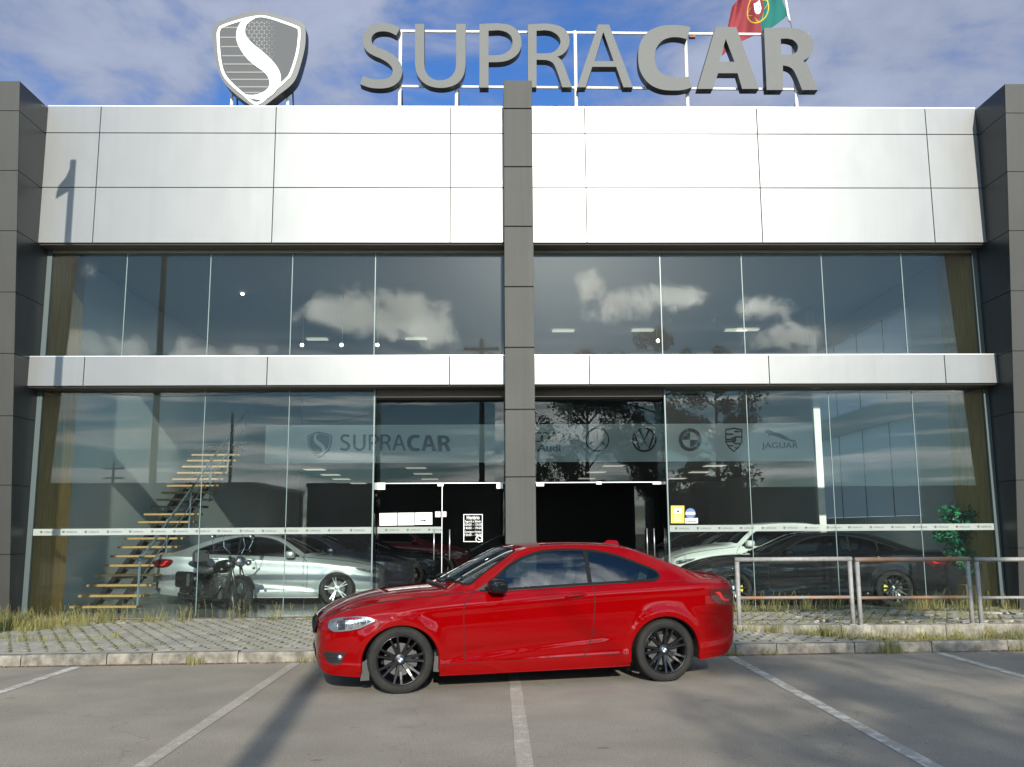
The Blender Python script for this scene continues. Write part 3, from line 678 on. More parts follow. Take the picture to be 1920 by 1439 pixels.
def wheel(parent, x, y, sg, r=.318, rim=.232, spokes=7, pair=.165, mface=None, mrim=None, cal=None, badge=True, wide=.11, turn=.1, detail=1):
    """sg=-1: outer face towards -y"""
    e = bpy.data.objects.new("wheel", None); COL.objects.link(e); e.parent = parent; e.location = (x, y, r-.004); e.empty_display_size = .1
    n = 64 if detail else 32
    k = r/.318
    prof = [(rim*.985, -wide*.9), (rim*1.03, -wide*1.0), (r*.86, -wide*1.06), (r*.945, -wide*1.0), (r*.98, -wide*.88), (r*1.0, -wide*.70), (r*1.0, wide*.70), (r*.98, wide*.88), (r*.945, wide*1.0), (r*.86, wide*1.06), (rim*1.03, wide*1.0), (rim*.985, wide*.9)]
    t = MB(); t.lathe(prof, n)
    if detail:
        for q in range(72):      # shoulder blocks of the tread
            a = 2*pi*q/72; c, s_ = cos(a), sin(a); w = .0085; ra, rb = r*.955, r*1.004
            for h0, h1 in ((wide*.86, wide*1.02), (-wide*1.02, -wide*.86)):
                v = []
                for (rr, hh) in ((ra, h0 if h0 > 0 else h1), (ra, (h1 if h0 > 0 else h0)), (rb, h0 if h0 > 0 else h1), (rb*.985, (h1 if h0 > 0 else h0)*.93)):
                    for d_ in (-w, w): v.append((c*rr-s_*d_, hh, s_*rr+c*d_))
                t.add(v, [(0, 1, 3, 2), (4, 5, 7, 6), (0, 1, 5, 4), (2, 3, 7, 6), (0, 2, 6, 4), (1, 3, 7, 5)])
    t.build("tyre", M_TYRE, e, smooth=not detail)
    o = sg
    R_ = MB()
    R_.lathe([(rim*.99, o*wide*.93), (rim*1.0, o*wide*.97), (rim*.965, o*wide*.97), (rim*.93, o*wide*.82), (rim*.90, o*wide*.40), (rim*.88, -o*wide*.5), (rim*.97, -o*wide*.9)], n)
    Fc = MB()
    for q in range(spokes):
        for d_ in ((-pair, pair) if pair else (0,)):
            a = 2*pi*q/spokes+turn+d_; ah = 2*pi*q/spokes+turn+d_*.55
            w0, w1 = (.021*k, .0125*k) if pair else (.032*k, .020*k)
            if mface is M_RIMS and pair: w0, w1 = .015*k, .011*k
            p0 = (cos(ah)*.050, sin(ah)*.050); p1 = (cos(a)*rim*.955, sin(a)*rim*.955)
            T = np.array(p1)-np.array(p0); T /= np.linalg.norm(T); Nn = np.array([-T[1], T[0]])
            st = []
            for (f_, w, h) in ((0, w0, wide*.62), (.35, (w0*.6+w1*.4), wide*.70), (.75, w1, wide*.86), (1, w1*1.25, wide*.93)):
                c = np.array(p0)+(np.array(p1)-np.array(p0))*f_
                for sx in (-1, 1): st.append((c[0]+Nn[0]*w*sx*.72, o*h, c[1]+Nn[1]*w*sx*.72))
                for sx in (1, -1): st.append((c[0]+Nn[0]*w*sx, o*(h-.030), c[1]+Nn[1]*w*sx))
            f = []
            for i in range(3):
                for j in range(4): f.append((i*4+j, i*4+(j+1) % 4, (i+1)*4+(j+1) % 4, (i+1)*4+j))
            Fc.add(st, f)
    Fc.lathe([(0.0, o*wide*.66), (.035, o*wide*.66), (.052, o*wide*.63), (.062, o*wide*.50), (.062, o*wide*.2)], 28)
    for q in range(5):
        a = 2*pi*q/5+turn; Fc.lathe([(0, o*wide*.60), (.008, o*wide*.60), (.010, o*wide*.5)], 8, center=(cos(a)*.056, 0, sin(a)*.056))
    if detail: R_.build("rim", mrim or M_RIMB, e, smooth=True, recalc=True)
    else: R_.build("rim", mrim or M_RIMB, e, smooth=True)
    Fc.build("spokes", mface or M_RIMB, e, recalc=True)
    cap = MB().lathe([(0, o*wide*.71), (.024, o*wide*.70), (.030, o*wide*.66)], 24).build("hub_cap", M_CHROME if badge else (mface or M_RIMB), e, smooth=True, recalc=True)
    if badge == 'roundel':
        for q in range(4):
            a0 = pi/2*q; P_ = [(0, 0)]+[(cos(a0+t_*pi/2)*.020, sin(a0+t_*pi/2)*.020) for t_ in np.linspace(0, 1, 7)]
            mesh("badge_quarter", [(p[0], o*(wide*.71+.0015), p[1]) for p in P_], [tuple(range(len(P_)))], M_BLUEB if q % 2 else M_WHITE, cap)
        MB().lathe([(.0205, o*(wide*.70+.002)), (.0275, o*(wide*.70+.001))], 24).build("badge_ring", M_BLACK, cap)
    D = MB().lathe([(.06, o*wide*.25), (.155*k, o*wide*.25), (.155*k, o*wide*.02), (.06, o*wide*.02)], 40); D.build("brake_disc", M_DISC, e)
    c = MB(); c.lathe([(.105*k, o*wide*.38), (.172*k, o*wide*.38), (.172*k, -o*wide*.1), (.105*k, -o*wide*.1), (.105*k, o*wide*.38)], 8, a0=-.45 if x < 1 else pi-.45, a1=.45 if x < 1 else pi+.45)
    c.build("brake_caliper", cal or M_CALI, e, recalc=True)
    return e

def make_car(name, loc, rotz, paint, label, spec=None, full=True, nx=300, low=9, fourdoor=False, wheelk=None, tint=None, seats=None, group=None, interior=True, dark_trim=True, wells=True, category='car'):
    spec = spec or RED
    root = empty(name, loc, rotz, label=label, cat=category, group=group)
    global NSEG
    cs = CarSurf(spec, nx, low)
    wb = float(cs.fx(2.743)); wk = dict(wheelk or {})
    A = [(0.0, .385, .350, .30), (2.743, .388, .366, .30)]
    dlo = DLO4 if fourdoor else DLO
    glass = tint or M_CGLASS
    body_mesh(cs, A, [dlo], [WSH, RWN], paint, root)
    for sg in (-1, 1):
        # side glazing
        bp = 1.945
        pane_f = [p for p in dlo if p[0] < bp-.02]; pane_r = [p for p in dlo if p[0] > bp+.03]
        def clip(P_, lo, hi):
            for (lim, sgn) in ((lo, 1), (hi, -1)):
                Q = []
                for i in range(len(P_)):
                    a, b = P_[i], P_[(i+1) % len(P_)]; ia, ib = (a[0]-lim)*sgn >= 0, (b[0]-lim)*sgn >= 0
                    if ia: Q.append(a)
                    if ia != ib: t = (lim-a[0])/(b[0]-a[0]); Q.append((lim, a[1]+(b[1]-a[1])*t))
                P_ = Q
            return P_
        spatch("side_window", cs, clip(dlo, 0, bp-.012), .0015, sg, glass, root, step=.08, d=.04)
        spatch("side_window", cs, clip(dlo, bp+.034, 9), .0015, sg, glass, root, step=.08, d=.04)
        spatch("window_pillar", cs, clip(dlo, bp-.012, bp+.034), .004, sg, M_SEAL, root, step=.05, d=.03)
        if fourdoor: spatch("window_pillar", cs, clip(dlo, 2.50, 2.53), .004, sg, M_SEAL, root, step=.05, d=.03)
        sring("window_seal", cs, dlo, .026 if dark_trim else .02, .006, sg, M_SEAL if dark_trim else M_CHROME, root, h=.008)
        if full: sring("window_chrome_line", cs, [(2.346, 1.000), (1.918, .984), (1.54, .969), (1.1, .949), (.84, .936)], .005, .008, sg, M_BLKSAT, root, closed=False, h=.006)
        # shut lines
        sw = .008
        sring("door_gap", cs, crom([(.752, .945), (.70, .915), (.652, .865), (.628, .825), (.617, .763), (.618, .6), (.620, .45), (.632, .29)], 4), sw, .0012, sg, M_SEAM, root, closed=False, h=.001)
        if fourdoor:
            sring("door_gap", cs, [(1.90, .985), (1.90, .8), (1.88, .5), (1.86, .27)], sw, .0012, sg, M_SEAM, root, closed=False, h=.001)
            sring("door_gap", cs, crom([(2.80, 1.02), (2.72, .90), (2.60, .80), (2.42, .72), (2.32, .58), (2.30, .40), (2.25, .28)], 4), sw, .0012, sg, M_SEAM, root, closed=False, h=.001)
        else:
            sring("door_gap", cs, crom([(1.985, .985), (1.985, .9), (1.978, .76), (1.965, .62), (1.945, .48), (1.905, .38), (1.86, .29)], 4), sw, .0012, sg, M_SEAM, root, closed=False, h=.001)
        sring("sill_gap", cs, [(.395, .258), (.9, .268), (1.313, .272), (1.9, .285), (2.34, .298)], .005, .0012, sg, M_SEAM, root, closed=False, h=.001)
        sring("hood_gap", cs, crom([(-.70, .722), (-.58, .772), (-.42, .815), (-.2, .853), (.1, .889), (.35, .912), (.55, .93), (.63, .938)], 3), sw*.8, .0012, sg, M_SEAM, root, closed=False, h=.001)
        sring("bumper_gap", cs, [(-.235, .705), (-.20, .665), (-.235, .60)], sw*.8, .0012, sg, M_SEAM, root, closed=False, h=.001)
        # handles
        for (hx, hz) in (((1.78, .888),) if not fourdoor else ((1.72, .895), (2.50, .925))):
            hb = MB(); pts = []
            for t in np.linspace(0, 1, 11):
                x_ = hx-.115+.23*t; z_ = hz-.012+.022*t+.004*sin(pi*t); ofs = .004+.026*sin(pi*min(1, max(0, t)))**.6
                pts.append(cs.side_pt(x_, z_, ofs, sg))
            hb.tube(pts, [.007, .012, .014, .015, .015, .015, .015, .015, .014, .012, .007], 8); hb.build("door_handle", paint, root, smooth=True)
            if full:
                sring("handle_recess", cs, ell(hx, hz+.002, .085, .030, 20), .004, .0015, sg, M_SEAM, root, h=.001)
        # arches
        for (cx, a, b, zc) in A:
            O = [(cx+a*cos(t), zc+b*sin(t)) for t in np.linspace(0, pi, 41)]; O = [(cx+a, .20)]+O+[(cx-a, .20)]
            O = [(p[0], max(p[1], TZB(p[0])+.004)) for p in O]
            v = []; n = len(O)
            for (of, sc) in ((.0005, 1.0), (-.004, .975), (-.03, .965)):
                for (x_, z_) in O:
                    xx, zz = cx+(x_-cx)*sc, (zc+(z_-zc)*sc if z_ > zc else z_); v.append(cs.side_pt(xx if of < 0 else x_, zz, of, sg))
            f = [(q*n+i, q*n+i+1, (q+1)*n+i+1, (q+1)*n+i) for q in range(2) for i in range(n-1)]
            mesh("arch_lip", v, f, paint, root, smooth=True)
            v = []
            for yy in (None, .46):
                for (x_, z_) in O:
                    xx, zz = cx+(x_-cx)*.97, (zc+(z_-zc)*.97 if z_ > zc else z_)
                    if yy is None: v.append(cs.side_pt(xx, zz, -.02, sg))
                    else: q = cs.P(xx, yy, zz); v.append((q[0], q[1]*sg, q[2]))
            f = [(i, i+1, n+i+1, n+i) for i in range(n-1)]
            f.append(tuple(range(n, 2*n)))
            mesh("wheel_well", v, f, M_WELL, root)
        # wheels
        for cx in (0.0, wb):
            kw = dict(r=.318, rim=.236); kw.update(wk)
            wheel(root, cx, sg*(cs.wy*.872-kw.get('wide', .11)*1.02), sg, **dict(kw, turn=kw.get("turn", .1)+.3*(cx > 1)))
        # mirror
        mb = MB(); mc = np.array([.965, 0, 1.005]); yy = cs.side_y(.9, .99)
        def ellipsoid(B, c, rx, ry, rz, n1=14, n2=9, cutx=None, p=2.6):
            v = []; f = []
            for i in range(n2+1):
                th_ = pi*i/n2-pi/2
                for j in range(n1):
                    ph = 2*pi*j/n1; sx = np.sign(cos(ph))*abs(cos(ph))**(2/p); sy = np.sign(sin(ph))*abs(sin(ph))**(2/p)
                    ct = abs(cos(th_))**(2/p); st = np.sign(sin(th_))*abs(sin(th_))**(2/p)
                    x_ = c[0]+rx*sx*ct
                    v.append((x_, c[1]+ry*sy*ct, c[2]+rz*st))
            for i in range(n2):
                for j in range(n1): f.append((i*n1+j, i*n1+(j+1) % n1, (i+1)*n1+(j+1) % n1, (i+1)*n1+j))
            B.add(v, f)
        q = cs.P(.955, yy+.125, 1.004)
        ellipsoid(mb, (q[0], q[1]*sg, q[2]), .095, .110, .072, 24, 16, p=3.6); mb.build("mirror", P_BLACK if full else paint, root, smooth=True)
        mb2 = MB(); a_, b_ = cs.P(.86, yy-.01, .965), cs.P(.94, yy+.09, .985)
        mb2.tube([(a_[0], a_[1]*sg, a_[2]), ((a_[0]+b_[0])/2, (a_[1]+b_[1])/2*sg, a_[2]+.002), (b_[0], b_[1]*sg, b_[2])], [.030, .022, .03], 8); mb2.build("mirror_foot", M_BLACK, root, smooth=True)
        if full:
            mesh("mirror_corner_panel", [cs.side_pt(*p, .009, sg) for p in ((.745, .948), (.90, .962), (.905, 1.035))], [(0, 1, 2)], M_BLACK, root)
        # headlamp
        HL = crom([(-.694, .643), (-.672, .690), (-.60, .717), (-.50, .728), (-.38, .733), (-.30, .724), (-.252, .695), (-.30, .668), (-.377, .630), (-.46, .608), (-.56, .594), (-.632, .591), (-.675, .612)], 3, closed=True)
        if fourdoor: HL = crom([(-.70, .64), (-.66, .675), (-.50, .705), (-.36, .722), (-.40, .69), (-.50, .655), (-.60, .625), (-.67, .615)], 3, closed=True)
        hl = spatch("headlight", cs, HL, .002, sg, M_HOUS if full else M_BLACK, root, step=.03, d=.012)
        Hi = offs(HL, -.016)
        if full:
            def sub(x0, x1, zlo, zhi): return [(max(x0, p[0]) if p[0] < x1 else x1, p[1]) for p in Hi]
            for (x0, x1, mm) in ((-.655, -.605, M_HOUS), (-.595, -.535, M_BLKSAT), (-.528, -.515, M_REFL), (-.508, -.455, M_REFL), (-.447, -.40, M_REFL), (-.392, -.335, M_REFL), (-.327, -.285, M_BLKSAT)):
                Hc = [(float(np.clip(p[0], x0, x1)), float(p[1])) for p in Hi]
                zs_ = [p[1] for p in Hi if x0 <= p[0] <= x1] or [p[1] for p in Hc]
                pts = []
                for xx in np.linspace(x0, x1, 5):
                    zz = [Hi[i][1]+(Hi[(i+1) % len(Hi)][1]-Hi[i][1])*(xx-Hi[i][0])/(Hi[(i+1) % len(Hi)][0]-Hi[i][0]) for i in range(len(Hi)) if (Hi[i][0]-xx)*(Hi[(i+1) % len(Hi)][0]-xx) < 0]
                    if len(zz) >= 2: pts.append((xx, min(zz), max(zz)))
                if len(pts) < 2: continue
                poly = [(p[0], p[1]) for p in pts]+[(p[0], p[2]-.012) for p in pts[::-1]]
                spatch("lamp_reflector", cs, poly, .008, sg, mm, hl, step=.03, d=.015, rim=.006)
        spatch("lamp_lens", cs, HL, .016, sg, M_LENS, hl, step=.03, d=.012, rim=.015)
        # tail lamp
        TLp = [(3.262, .895), (3.31, .918), (3.44, .925), (3.53, .915), (3.60, .87), (3.62, .80), (3.585, .765), (3.50, .757), (3.42, .755), (3.344, .776), (3.285, .825)]
        tl = spatch("tail_light", cs, crom(TLp, 3, closed=True), .006, sg, M_TAIL, root, step=.03, d=.015, rim=.006)
        spatch("light_bar", cs, [(3.33, .885), (3.37, .895), (3.40, .885), (3.42, .84), (3.455, .815), (3.50, .81), (3.50, .795), (3.44, .795), (3.40, .815), (3.375, .86)], .009, sg, M_TAILL, tl, step=.03, d=.015, rim=.003)
        # fog lamp recess
        if full:
            fg = spatch("bumper_vent", cs, crom([(-.728, .392), (-.62, .396), (-.53, .392), (-.545, .35), (-.56, .303), (-.60, .279), (-.668, .288), (-.705, .33)], 3, closed=True), .003, sg, M_BLACK, root, step=.03, d=.012, rim=.003)
            for zz in (.325, .355): sring("vent_bar", cs, [(-.70, zz), (-.62, zz), (-.565, zz)], .007, .010, sg, M_BLKSAT, fg, closed=False, h=.007)
            q = cs.side_pt(-.575, .352, .0, sg); MB().lathe([(0, .016*sg), (.020, .014*sg), (.026, .004*sg)], 16, center=q).build("fog_lamp", M_REFL, fg, smooth=True, recalc=True)
            sring("bumper_crease", cs, [(-.75, .402), (-.62, .404), (-.50, .400)], .004, .0012, sg, M_SEAM, root, closed=False, h=.001)
            MB().add([cs.side_pt(.415, .17, -.03, sg), cs.side_pt(.395, .33, -.05, sg), cs.side_pt(.33, .33, -.06, sg), cs.side_pt(.33, .15, -.05, sg)], [(0, 1, 2, 3)]).build("mud_flap", M_MFLAP, root)
            MB().add([cs.side_pt(-.385, .12, -.03, sg), cs.side_pt(-.37, .30, -.05, sg), cs.side_pt(-.30, .33, -.06, sg), cs.side_pt(-.30, .12, -.06, sg)], [(0, 1, 2, 3)]).build("mud_flap", M_MFLAP, root)
    # front and rear glass
    tpatch("windscreen", cs, WSH, .0015, glass, root)
    tring("windscreen_seal", cs, WSH, .022, .004, M_SEAL, root)
    tpatch("rear_window", cs, RWN, .0015, glass, root)
    tring("rear_window_seal", cs, RWN, .022, .004, M_SEAL, root)
    if full:
        tring("boot_gap", cs, [(3.27, .50), (3.31, .54), (3.40, .575), (3.50, .57), (3.55, .5)], .006, .001, M_SEAM, root, closed=False)
        tring("roof_gap", cs, [(1.235, .0), (1.235, .52)], .005, .001, M_SEAM, root, closed=False)
        fin = MB(); x0, z0 = 2.42, float(TZC(2.42))
        fin.add([(2.37, -.035, float(TZC(2.37))-.005), (2.37, .035, float(TZC(2.37))-.005), (2.575, .03, float(TZC(2.575))-.005), (2.575, -.03, float(TZC(2.575))-.005), (2.435, -.012, 1.437), (2.435, .012, 1.437), (2.545, .012, 1.428), (2.545, -.012, 1.428)],
                [(4, 5, 6, 7), (0, 1, 5, 4), (1, 2, 6, 5), (2, 3, 7, 6), (3, 0, 4, 7)]); fin.build("roof_antenna", paint, root)
        # boot lip spoiler
        sp = MB(); pts = []
        for y_ in np.linspace(-.60, .60, 21): pts.append((3.545-.06*abs(y_/.6)**3, y_, cs.top_z(3.53, y_)+.006))
        sp.tube(pts, [.004]+[.012]*19+[.004], 8); sp.build("boot_spoiler", paint, root, smooth=True)
        # wipers
        for (ya, yb) in ((-.55, -.02), (.10, .58)):
            wp = []
            for t in np.linspace(0, 1, 9):
                y_ = ya+(yb-ya)*t; x_ = .60-.05*t-.02*sin(pi*t); wp.append((x_+(.06 if abs(y_) > .5 else 0), y_, cs.top_z(x_+(.06 if abs(y_) > .5 else 0), y_)+.022))
            MB().tube(wp, .009, 6).build("wiper", M_BLACK, root)
        sk = MB().tube([(.47, -.62, cs.top_z(.47, .62)+.012), (.44, -.3, cs.top_z(.44, .3)+.012), (.43, 0, cs.top_z(.43, 0)+.012), (.44, .3, cs.top_z(.44, .3)+.012), (.47, .62, cs.top_z(.47, .62)+.012)], .02, 6); sk.build("cowl_trim", M_BLACK, root, smooth=True)
        # kidney grilles
        for sy in (-1, 1):
            poly = [(.03, .545), (.05, .655), (.10, .682), (.28, .676), (.40, .662), (.425, .61), (.39, .555), (.25, .535), (.08, .530)]
            pts, fs = cdt(dens(poly, .03), .05); v = [(cs.front_x(p[0], p[1])-.010, p[0]*sy, p[1]) for p in pts]
            gr = mesh("kidney_grille", v, fs, M_BLACK, root)
            for y_ in np.linspace(.06, .39, 10):
                a_ = [(cs.front_x(y_, z_)-.018, y_*sy, z_) for z_ in (.56, .60, .645)]; MB().tube(a_, .005, 5).build("grille_slat", M_BLKSAT, gr)
            ex = [(cs.front_x(p[0], p[1])-.014, p[0]*sy, p[1]) for p in dens(poly, .03)]; MB().tube(ex+[ex[0]], .007, 5).build("grille_frame", M_BLACK, gr)
        pts, fs = cdt(dens([(-.42, .30), (-.40, .40), (.40, .40), (.42, .30), (.30, .265), (-.30, .265)], .04), .06)
        mesh("air_intake", [(cs.front_x(p[0], p[1])-.006, p[0], p[1]) for p in pts], fs, M_BLACK, root)
        MB().tube([(3.50, .45, .27), (3.63, .45, .27)], .035, 16, cap=False).build("exhaust_tip", M_CHROME, root, smooth=True)
        MB().tube([(3.45, -.42, .262), (3.625, -.42, .262)], .035, 16, cap=False).build("exhaust_tip", M_CHROME, root, smooth=True)
    if not full:
        pts, fs = cdt(dens([(-.42, .40), (-.46, .60), (-.38, .645), (.38, .645), (.46, .60), (.42, .40)], .05), .08)
        mesh("front_grille", [cs.P(cs.front_x(p[0], p[1])-.006, p[0], p[1]) for p in pts], fs, M_BLACK, root)
    # cabin
    if interior:
        tub = MB(); tub.box((.35, -.70, .30), (3.2, .70, .36)); tub.box((.40, -.70, .36), (.62, .70, .93)); tub.box((2.95, -.62, .36), (3.1, .62, .95))
        for sy in (-1, 1): tub.box((.62, sy*.70, .36), (2.95, sy*.735, .93))
        o = tub.build("cabin_tub", M_BLACK, root)
        for (sx, ys) in ((1.42, (-.36, .36)), (2.25, (-.33, .33))):
            for y_ in ys:
                sb = MB(); sb.box((sx-.22, y_-.24, .42), (sx+.25, y_+.24, .58), bev=.05)
                v = [(sx+.16, .60), (sx+.28, .60), (sx+.45, 1.12), (sx+.36, 1.14)]
                sb.add([(p[0], y_+q, p[1]) for q in (-.23, .23) for p in v], [(0, 1, 2, 3), (7, 6, 5, 4), (0, 4, 5, 1), (1, 5, 6, 2), (2, 6, 7, 3), (3, 7, 4, 0)])
                sb.box((sx+.36, y_-.11, 1.13), (sx+.47, y_+.11, 1.29), bev=.03)
                for k_ in range(len(sb.v)): sb.v[k_] = cs.P(*sb.v[k_])
                sb.build("seat", seats or M_SEAT, root)
        sw_ = MB(); pts = [(.98+.06*sin(a), -.36+.18*cos(a), .90+.17*sin(a)) for a in np.linspace(0, 2*pi, 25)]; sw_.tube([cs.P(*p) for p in pts], .014, 6, cap=False); sw_.build("steering_wheel", M_BLACK, root, smooth=True)
        da = MB().box((.60, -.68, .84), (.86, .68, .955), bev=.03); da.v = [cs.P(*p) for p in da.v]; da.build("dashboard", M_BLACK, root)
    ub = MB().box((-.30, -.45, .17), (3.2, .45, .30)); ub.v = [cs.P(*p) for p in ub.v]; ub.build("underbody", M_WELL, root)
    return root, cs
# ------------------------------------------------------------------ ground
def KY(x): return 11.72+.055*x          # foot of the kerb
v = [(-300, -200, 0), (300, -200, 0)]
XS = [-300, -60, -30]+[x for x in np.arange(-15, 15.1, 1)]+[30, 60, 300]
gv = [(x, -200, 0) for x in XS]+[(x, (KY(x) if abs(x) < 16 else KY(16*np.sign(x)))+.02, 0) for x in XS]
n = len(XS)
mesh("ground", gv, [(i, i+1, n+i+1, n+i) for i in range(n-1)], M_ASPH, kind='structure')
mesh("terrain", [(-400, -250, -.35), (400, -250, -.35), (400, 500, -.35), (-400, 500, -.35)], [(0, 1, 2, 3)], mat("far_ground", (.12, .12, .10), .95, var=.2, vscale=.2), kind='structure')
LN = [(-4.90, 4.6, 11.37, M_PAINT), (-2.385, 3.0, 11.53, M_PAINT2), (.195, 3.2, 11.66, M_PAINT2), (2.885, 3.4, 11.80, M_PAINT), (5.545, 5.0, 11.98, M_PAINT)]
for (x, y0, y1, mm) in LN:
    m_ = MB(); ys = np.linspace(y0, y1, 30); w = .058
    vv = [(x-w+random.uniform(-.004, .004), y, .004) for y in ys]+[(x+w+random.uniform(-.004, .004), y, .004) for y in ys]
    m_.add(vv, [(i, 30+i, 31+i, i+1) for i in range(29)]); m_.build("parking_line", mm, kind='structure')

def GZ(X, Y):
    yk = KY(X)+.16
    if X < 3.4 or Y > 13.68:
        t = min(max((Y-yk)/(16.7-yk), 0), 1); s = .09+.0085*X
        if X >= 3.4: return .145+.0*t
        return .125+t*(s-.125)
    zw = .14+(-.03-.14)*min(max((X-3.4)/1.9, 0), 1)
    t = min(max((Y-yk)/(13.6-yk), 0), 1); return .122+t*(zw-.122)
xs_ = np.arange(-16, 16.01, .4); nr = 15
gv = []; gf = []
for x in xs_:
    for j in range(nr):
        y = KY(x)+.08+(16.6-KY(x)-.08)*j/(nr-1); gv.append((x, y, GZ(x, y)-.028))
for i in range(len(xs_)-1):
    for j in range(nr-1): gf.append((i*nr+j, (i+1)*nr+j, (i+1)*nr+j+1, i*nr+j+1))
pav = mesh("pavement", gv, gf, M_EARTH, kind='structure')

# pavers
def paver_mesh():
    a, c, h = .1058, .033, .05; P_ = [(-a+c, -a), (a-c, -a), (a, -a+c), (a, a-c), (a-c, a), (-a+c, a), (-a, a-c), (-a, -a+c)]
    v = [(x*.98, y*.98, 0) for x, y in P_]+[(x, y, -.004) for x, y in P_]+[(x, y, -h) for x, y in P_]
    f = [tuple(range(8))]+[(i+8*q, i+8*(q+1), (i+1) % 8+8*(q+1), (i+1) % 8+8*q) for q in (0, 1) for i in range(8)]
    me = bpy.data.meshes.new("paver"); me.from_pydata(v, [], [tuple(t) for t in f]); me.update(); me.materials.append(M_PAVER); return me, v, f
PM, pv, pf = paver_mesh()
spots = []
S_ = .214
for i in range(-46, 46):
    for j in range(0, 26):
        x = i*S_+(j % 2)*S_/2; y = KY(x)+.27+j*S_*.995
        if y > 16.44: continue
        if x > 3.35 and 13.42 < y < 13.9: continue
        if x > 5.3 and y < 13.6: continue
        if x > 4.9 and y > 13.6 and random.random() < .18: continue
        if y > 15.9 and x < -6.3 and random.random() < .8: continue
        z = GZ(x, y)
        if x > 3.3 and y < 13.6 and GZ(x, y) < .005: continue
        vis = -.545 < (x-0)/y < .545
        spots.append(((0 if vis else 1), x*x+y*y, x, y, z))
spots.sort()
rest = MB()
for k, (q, d, x, y, z) in enumerate(spots):
    tz = z+random.uniform(-.003, .003); rx, ry, rz = random.uniform(-.008, .008), random.uniform(-.008, .008), random.uniform(-.02, .02)
    if k < 300:
        o = bpy.data.objects.new("paver", PM); COL.objects.link(o); o.parent = pav; o.location = (x, y, tz); o.rotation_euler = (rx, ry, rz)
    else:
        Mx = Matrix.Translation((x, y, tz)) @ Matrix.Rotation(rz, 4, 'Z') @ Matrix.Rotation(rx, 4, 'X') @ Matrix.Rotation(ry, 4, 'Y')
        rest.add([Mx @ Vector(p) for p in pv], pf)
rest.build("distant_pavers", M_PAVER, pav, kind='stuff')

# moss and soil filling the holes between the paver corners
ms = MB()
for (q, d, x, y, z) in spots:
    for (dx, dy) in ((S_/2, S_/2), (-S_/2, S_/2)):
        if random.random() < .12: continue
        r = random.uniform(.026, .044); h = random.uniform(.010, .024); cx_, cy_ = x+dx+random.uniform(-.006, .006), y+dy+random.uniform(-.006, .006)
        vv = [(cx_+r*cos(2*pi*k/6)*random.uniform(.7, 1.15), cy_+r*sin(2*pi*k/6)*random.uniform(.7, 1.15), z-.004) for k in range(6)]+[(cx_, cy_, z+h)]
        ms.add(vv, [(k, (k+1) % 6, 6) for k in range(6)])
ms.build("joint_moss", M_MOSS, pav, kind='stuff')
# kerb
kerb = MB().box((-16, 0, -.3), (16, .06, -.05)); kerb.v = [(p[0], p[1]+KY(p[0])+.05, p[2]) for p in kerb.v]
kerb = kerb.build("kerb", M_EARTH, kind='structure')
x = -12.6
while x < 12.8:
    L_ = random.choice((1.0, 1.0, .98, .52)); x0, x1 = x+.006, x+L_-.006; B = MB(); dz = random.uniform(-.006, .006); dy = random.uniform(-.006, .006); c = .014
    prof = [(.0, -.12), (.004, .118-c), (.004+c, .130), (.150-c, .130), (.155, .118-c), (.155, -.12)]
    k_ = 5; vv = []
    for q in range(k_):
        xx = x0+(x1-x0)*q/(k_-1)
        for (py, pz) in prof: vv.append((xx, KY(xx)+py+dy+random.uniform(-.002, .002), pz+dz+(random.uniform(-.003, .003) if pz > 0 else 0)))
    ff = [(q*6+i, (q+1)*6+i, (q+1)*6+i+1, q*6+i+1) for q in range(k_-1) for i in range(5)]+[tuple(range(6)), tuple((k_-1)*6+i for i in range(6))[::-1]]
    B.add(vv, ff); B.build("kerb_stone", M_KERB, kerb, recalc=True); x += L_

# low wall on the right with its coping
lw = empty("low_wall", (3.4, 13.5, 0), label="low weathered concrete edging wall under the grey pipe barriers", cat="wall")
x = 3.4
while x < 12.5:
    L_ = 1.5; b = MB().box((x-3.4+.004, 0, -.25), (x-3.4+L_-.004, .16, .19+random.uniform(-.004, .004)), bev=.012); b.build("coping_block", M_WALLC, lw); x += L_
sill = MB().box((-8.6, 16.48, -.3), (9.6, 16.72, -.0)); sill.v = [(p[0], p[1], p[2] if p[2] < -.1 else max(.045, .085+.0085*p[0])) for p in sill.v]

